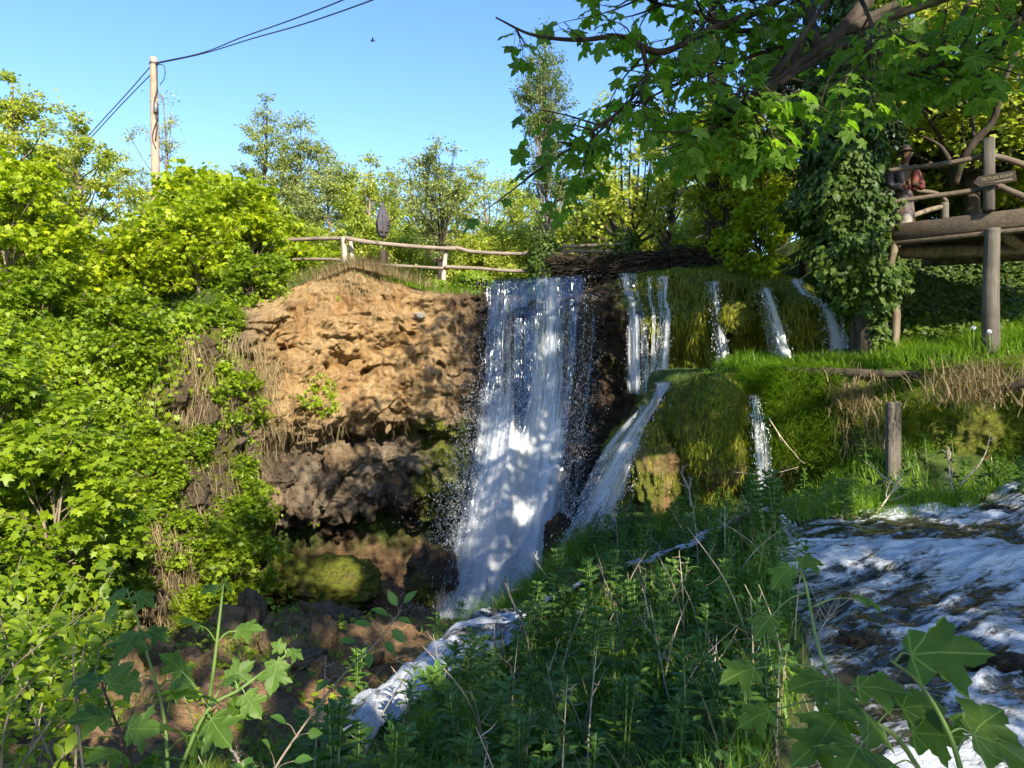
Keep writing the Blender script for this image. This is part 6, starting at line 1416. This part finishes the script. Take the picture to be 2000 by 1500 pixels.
Dm = limb([A[46], P(1650, 88, 4.3), P(1705, 92, 4.2), P(1735, 125, 4.15), P(1775, 145, 4.1), P(1820, 135, 4.0), P(1860, 105, 3.95)], .022, .005, 26, 6)
Em = limb([A[52], P(1455, 165, 4.05), P(1465, 205, 4.0), P(1500, 240, 3.95), P(1512, 285, 3.95)], .014, .004, 20, 5)
Fm = limb([A[38], P(1600, -30, 4.9), P(1540, 40, 4.7), P(1440, 60, 4.5), P(1350, 20, 4.3), P(1280, 5, 4.2), P(1215, -25, 4.1)], .028, .004, 30, 6)
Gm = limb([A[30], P(1900, -60, 4.7), P(1880, 30, 4.5), P(1850, 90, 4.4), P(1800, 110, 4.3)], .03, .005, 26, 6)
Hm = limb([A[30], P(2040, -60, 4.6), P(1990, 40, 4.3), P(1940, 110, 4.1), P(1890, 150, 4.0)], .03, .005, 26, 6)
Im = limb([A[48], P(1540, 95, 4.5), P(1440, 120, 4.6), P(1350, 150, 4.6), P(1270, 190, 4.6), P(1210, 215, 4.6)], .018, .004, 26, 5)
Jm = limb([A[42], P(1640, -20, 4.2), P(1700, 40, 4.0), P(1690, 110, 3.9), P(1655, 150, 3.9)], .018, .004, 22, 5)
def dress(path, i0, n, spread, size, dz=-.02, twl=(.12, .42)):
    """side twigs with stalked maple leaves; the blades hang flat so light shines through them"""
    L = len(path); m = max(3, n // 6)
    for k in range(m):
        i = rs.randint(i0, L - 1); d_ = unit(unit(path[min(i + 1, L - 1)] - path[max(i - 1, 0)]) * .7 + rs.normal(0, .8, 3) * np.array([1, 1, .6])); l = rs.uniform(*twl) * spread
        e = path[i] + d_ * l + np.array([0, 0, -.05 * l]); s = smooth_path([path[i], lerp(path[i], e, .5) + rs.normal(0, .03, 3), e], 6); tube(gt, s, np.linspace(.007, .002, 6), 4, cap=False)
        for q in range(rs.randint(4, 8)):
            b = s[rs.randint(1, 6)] if q > 1 else s[-1]; o = unit(d_ * .5 + rs.normal(0, .9, 3) * np.array([1, 1, .5])); pl_ = rs.uniform(.03, .09); st = b + o * pl_ + np.array([0, 0, dz - rs.uniform(0, .03)])
            tube(gt, [b, lerp(b, st, .5) + (0, 0, .008), st], [.0018, .0015, .0015], 3, cap=False)
            tip = unit(o * np.array([1, 1, .3]) + np.array([0, 0, -rs.uniform(.25, .95)])); nr = unit(rs.normal(0, .42, 3) + np.array([0, -.25, .9]))
            leaves(gn, L_MAPLE_HI, [st], [tip], [nr], [size * rs.uniform(.6, 1.15)], rs.uniform(.1, .9))
dress(Cm, 3, 87, 1.0, 0.100); dress(Bm, 10, 43, .7, 0.088); dress(Bm[:26], 4, 174, 1.2, 0.100); dress(A, 40, 188, 1.4, 0.104); dress(Dm, 4, 159, .85, 0.100); dress(Em, 3, 72, .9, 0.096)
dress(Fm, 6, 188, 1.4, 0.100); dress(Gm, 5, 159, 1.1, 0.100); dress(Hm, 5, 130, 1.0, 0.104); dress(Im, 4, 174, 1.2, 0.096); dress(Jm, 4, 101, 1.3, 0.096)
# the rest of the crown, above and to the right of the picture
GAPS = [(600, 610, 20, .9), (570, 760, 19.5, .85), (690, 660, 20, .55), (640, 800, 19.6, .6), (520, 900, 18.6, .5), (820, 640, 20.3, .3), (860, 700, 20.3, .3), (760, 870, 19.6, .35), (720, 740, 20, .35), (1440, 620, 15.6, .75), (1265, 950, 13.0, .55), (1570, 840, 12.3, 1.0), (1850, 680, 11.5, 1.1), (985, 880, 18.3, .42), (1010, 1010, 17.4, .3), (1080, 660, 18.8, .25), (1770, 440, 12.9, .4), (650, 910, 19.6, .4), (660, 1140, 17.6, .5), (730, 1275, 13.6, .45), (760, 1200, 15.5, .3), (440, 1400, 8.5, .45), (620, 1420, 8.8, .4),
        (1800, 890, 10.5, .4), (525, 1320, 2.0, .3), (1720, 450, 12.9, .35), (1440, 880, 12.6, .35), (1640, 560, 14.6, .35), (1700, 1000, 9.2, .4), (250, 1130, 14, .6), (180, 1300, 7, .5), (1080, 1240, 8.8, .3), (1560, 300, 12, .5), (1400, 700, 15.2, .4)]
GP = np.array([P(a, b, c) for a, b, c, r in GAPS]); GR = np.array([q[3] for q in GAPS])
def sun_gap(pos):
    """keep-mask: the canopy is broken where patches of sun reach the ground in the photograph"""
    v = pos[:, None, :] - GP[None]; t_ = (v * S).sum(-1); dd = np.linalg.norm(v - t_[..., None] * S, axis=-1)
    return ~((dd < GR[None]) & (t_ > 1.0)).any(1)
def crown_blob(c, r, nclump, seed, size=.2, per=70, cr=.75, src=None):
    r_ = np.random.RandomState(seed)
    for k in range(nclump):
        u = r_.normal(size=3); u = u / np.linalg.norm(u) * r_.rand() ** .45; q = np.array(c) + u * np.array(r)
        b0 = np.array(src if src is not None else c); s = smooth_path([b0, lerp(b0, q, .5) + r_.normal(0, .2, 3) + (0, 0, .2), q], 8)
        if sun_gap(s).all(): tube(gt, s, np.linspace(.06, .012, 8), 5, cap=False)
        n = int(per * r_.uniform(.6, 1.3)); pos = q + r_.normal(0, cr * .5, (n, 3)) * np.array([1, 1, .6]); pos = pos[sun_gap(pos)]; n = len(pos); leaves(gl, L_MAPLE, pos, r_.normal(0, .6, (n, 3)) - (0, 0, .5), r_.normal(0, .45, (n, 3)) + (0, 0, 1), size * r_.uniform(.7, 1.15, n), r_.rand(n))
crown_blob((7.7, 6.8, 8.7), (2.9, 3.4, 3.3), 74, 1, .21, 75, .8, np.array([8.2, 6.0, 7.0]))
crown_blob((3.9, 8.2, 8.3), (1.7, 1.7, 1.4), 13, 4, .2, 60, .7, np.array([7.2, 5.6, 6.0]))
crown_blob((2.6, 6.3, 6.4), (2.4, 1.5, 1.0), 24, 2, .19, 60, .7, np.array([7.2, 5.6, 6.0]))
crown_blob((6.3, 3.3, 6.4), (1.8, 1.6, 1.2), 15, 5, .2, 70, .7, np.array([7.2, 4.9, 5.2]))
crown_blob((6.6, 4.6, 4.4), (1.5, 1.3, .9), 26, 3, .16, 60, .55, np.array([7.2, 4.9, 4.1]))
limb([fork, np.array([9.2, 5.6, 5.2]), np.array([7.2, 5.6, 6.0])], .16, .09, 14); limb([fork, np.array([9.0, 5.6, 5.8]), np.array([8.2, 6.0, 7.0]), np.array([7.6, 6.8, 9.5])], .22, .05, 16)
gt.build('trunk', M['bark_dark'], mp, loc=mr); gl.build('crown', M['maple'], mp, loc=mr); gn.build('low_leaves', M['maple_near'], mp, loc=mr)
def back_tree(label, base, H, c, r, n, seed):
    global gt, gl
    gt, gl = Geo(), Geo(); b = np.array(base, float); log_tube(gt, [b, lerp(b, np.array(c), .5) + (.1, 0, 0), np.array(c)], [.26, .2, .1], 12, seed, .06, 20)
    crown_blob(c, r, n, seed, .22, 75, .8)
    if seed == 92: crown_blob((4.3, -2.3, 7.2), (3.0, 2.5, 2.2), 54, 93, .22, 75, .8, np.array([2.9, -4.2, 5.6]))  # extra unseen crown clumps, added to shade the cave and gorge
    o = thing('broadleaf_tree', label, 'tree', b, 'trees behind the viewer'); gt.build('trunk', M['bark_dark'], o, loc=b); gl.build('crown', M['maple'], o, loc=b)
back_tree('leafy shade tree on the bank behind the viewer, farther right', (8.6, -4.2, -1.6), 8, (8.0, -2.0, 5.6), (4.4, 3.7, 3.2), 130, 91)
back_tree('leafy shade tree on the bank behind the viewer, nearer', (3.2, -5.6, -1.6), 8, (2.6, -4.6, 4.9), (3.0, 2.6, 2.4), 56, 92)

# ------------------------------------------------------------------ young maples and shrub sprigs close to the viewer
def sprig(label, pts, leafs, lmat='sprig_leaf', tmpl=L_MAPLE_HI, r=.006, name='maple_sprig', cat='sapling', droop=.25, group=None, stemmat='greenstem'):
    """one stem through pts; leafs = list of (fraction along stem, end px, end py, distance, size, face)"""
    root = thing(name, label, cat, pts[0], group); gs, gv = Geo(), Geo(); s = smooth_path(pts, 30); tube(gs, s, np.linspace(r, r * .45, 30), 7)
    for (f, px, py, d, size, face) in leafs:
        b = s[int(f * 29)]; e = P(px, py, d); v = e - b; L = np.linalg.norm(v); pet = max(L - size * .8, .25 * L); st = b + unit(v) * pet + (0, 0, .012)
        tube(gs, smooth_path([b, lerp(b, st, .5) + (0, 0, .012), st], 8), np.linspace(r * .4, r * .25, 8), 5)
        leaves(gv, tmpl, [st], [unit(unit(v) + np.array([0, 0, -droop]))], [np.array(face, float)], [size], rs.uniform(.2, .8))
    gs.build('stem', M[stemmat], root, loc=pts[0]); gv.build('leaves', M[lmat], root, loc=pts[0]); return root
U = (0.1, -.45, .9); V_ = (.1, -.9, .5); E_ = (0, -.25, 1)
sprig('maple sprig with a tall fresh tip in the middle of the bottom left corner', [P(395, 1560, 2.1), P(405, 1400, 2.05), P(418, 1300, 2.0), P(432, 1180, 2.0), P(435, 1150, 2.0)],
      [(.99, 400, 1155, 1.95, .05, U), (.97, 452, 1148, 2.05, .045, V_), (.62, 366, 1212, 1.9, .07, U), (.62, 502, 1225, 2.0, .075, U), (.3, 330, 1285, 2.0, .08, U), (.3, 480, 1300, 2.1, .08, V_), (.12, 350, 1340, 1.8, .1, U), (.1, 470, 1370, 2.0, .09, V_)])
sprig('maple sprig with sunlit yellow-green leaves slanting up right at the bottom left', [P(330, 1560, 2.0), P(400, 1395, 2.0), P(470, 1345, 2.0), P(545, 1290, 2.0), P(560, 1278, 2.0)],
      [(.99, 540, 1265, 2.0, .04, V_), (.98, 585, 1285, 2.0, .045, U), (.78, 530, 1340, 1.95, .085, V_), (.5, 505, 1395, 1.95, .08, V_), (.5, 440, 1325, 2.05, .06, U), (.3, 380, 1350, 1.9, .11, U), (.25, 440, 1440, 1.9, .11, V_), (.15, 330, 1415, 1.9, .10, U)])
sprig('tall dull green maple sprig left of the other two at the bottom left', [P(330, 1560, 2.2), P(320, 1400, 2.2), P(285, 1270, 2.2), P(262, 1190, 2.2), P(250, 1160, 2.2)],
      [(.99, 230, 1165, 2.2, .06, U), (.97, 300, 1180, 2.2, .07, U), (.9, 200, 1215, 2.2, .07, U), (.62, 240, 1265, 2.1, .11, U), (.62, 325, 1245, 2.2, .07, U), (.4, 225, 1345, 2.2, .09, V_), (.35, 365, 1330, 2.1, .10, V_), (.2, 265, 1405, 2.0, .13, U), (.15, 400, 1430, 2.0, .13, V_), (.05, 300, 1480, 1.9, .13, U), (.02, 260, 1500, 1.9, .13, V_)])
sprig('dark leafed maple sprig on a thin brown stem near the lower left edge', [P(270, 1560, 1.9), P(250, 1470, 1.9), P(222, 1400, 1.95), P(200, 1340, 2.0)], [(.99, 160, 1330, 2, .08, U), (.95, 230, 1320, 2, .08, V_), (.6, 170, 1400, 1.9, .1, U), (.5, 290, 1420, 1.9, .1, V_), (.3, 190, 1470, 1.8, .11, U)], stemmat='bark_dark')
sprig('sprig of small glossy leaves arching over the rocks at bottom centre', [P(500, 1560, 2.6), P(570, 1450, 2.7), P(660, 1330, 2.8), P(740, 1250, 2.85), P(785, 1190, 2.9)],
      [(.99, 805, 1160, 2.9, .075, U), (.97, 765, 1165, 2.9, .075, V_), (.93, 800, 1215, 2.9, .07, U), (.9, 735, 1190, 2.85, .08, U), (.86, 790, 1250, 2.85, .08, V_), (.8, 700, 1215, 2.8, .08, U), (.78, 770, 1275, 2.8, .07, U), (.72, 670, 1250, 2.75, .08, U), (.7, 720, 1300, 2.75, .07, V_), (.55, 620, 1345, 2.7, .07, U), (.5, 668, 1355, 2.7, .06, U), (.3, 540, 1400, 2.65, .08, U), (.25, 620, 1430, 2.6, .08, V_), (.15, 520, 1450, 2.6, .08, U), (.12, 600, 1480, 2.6, .08, U)], 'herb', L_OVAL, .005, 'leafy_sprig', 'sprig', stemmat='bark')
sprig('large-leaved maple sprig hanging over the river in the bottom right corner', [P(1850, 1600, 1.5), P(1760, 1450, 1.5), P(1690, 1400, 1.5), P(1640, 1340, 1.55), P(1600, 1270, 1.6), P(1570, 1130, 1.7), P(1545, 1110, 1.7)],
      [(.99, 1520, 1135, 1.7, 0.066, U), (.97, 1590, 1100, 1.7, 0.061, U), (.80, 1475, 1240, 1.6, 0.066, U), (.78, 1715, 1178, 1.7, 0.066, E_), (.6, 1420, 1320, 1.5, 0.082, U), (.55, 1640, 1385, 1.45, 0.098, U), (.5, 1560, 1330, 1.5, 0.098, U), (.45, 1740, 1340, 1.5, 0.098, U), (.42, 1450, 1410, 1.5, 0.074, U), (.4, 1600, 1440, 1.4, 0.115, U), (.35, 1700, 1430, 1.4, 0.107, V_), (.3, 1560, 1470, 1.4, 0.107, U), (.3, 1830, 1370, 1.5, 0.098, U), (.25, 1650, 1500, 1.3, 0.107, U), (.2, 1860, 1430, 1.45, 0.098, V_), (.12, 1720, 1510, 1.3, 0.115, U)])
sprig('single broad maple leaf on a long stalk in front of the river at right', [P(1900, 1600, 1.35), P(1860, 1450, 1.35), P(1800, 1340, 1.35), P(1740, 1290, 1.35)], [(.99, 1885, 1285, 1.3, .13, (.1, -.75, .75)), (.4, 2010, 1490, 1.35, .14, U), (.3, 1950, 1400, 1.4, .11, U)], droop=.0)
# shrub close to the left edge: thin arching stems with many small rounded leaves
r_ = thing('arching_shrub', 'dense shrub of small dull leaves on thin arching stems in the lower left corner', 'shrub', P(60, 1600, 3.6)); gs, gv = Geo(), Geo()
for k in range(22):
    b = P(rs.uniform(-120, 180), 1640, rs.uniform(3.0, 4.6)); d0 = b[1]; e = P(rs.uniform(-60, 230), rs.uniform(1080, 1420), d0 + rs.uniform(-.2, .8)); m_ = lerp(b, e, .55) + (rs.normal(0, .12), 0, .1)
    s = smooth_path([b, m_, e], 20); tube(gs, s, np.linspace(.008, .002, 20), 5); n = 46; i = np.clip((rs.beta(1.6, 1, n) * 19).astype(int), 0, 19)
    o = rs.normal(0, 1, (n, 3)) * (1, 1, .5); leaves(gv, L_OVAL, s[i] + unit(o) * rs.uniform(.01, .08, (n, 1)), o - (0, 0, .2), rs.normal(0, .4, (n, 3)) + (0, -.2, 1), rs.uniform(.05, .10, n), rs.rand(n))
gs.build('stems', M['bark'], r_, loc=P(60, 1600, 3.6)); gv.build('leaves', M['bush_dark'], r_, loc=P(60, 1600, 3.6))
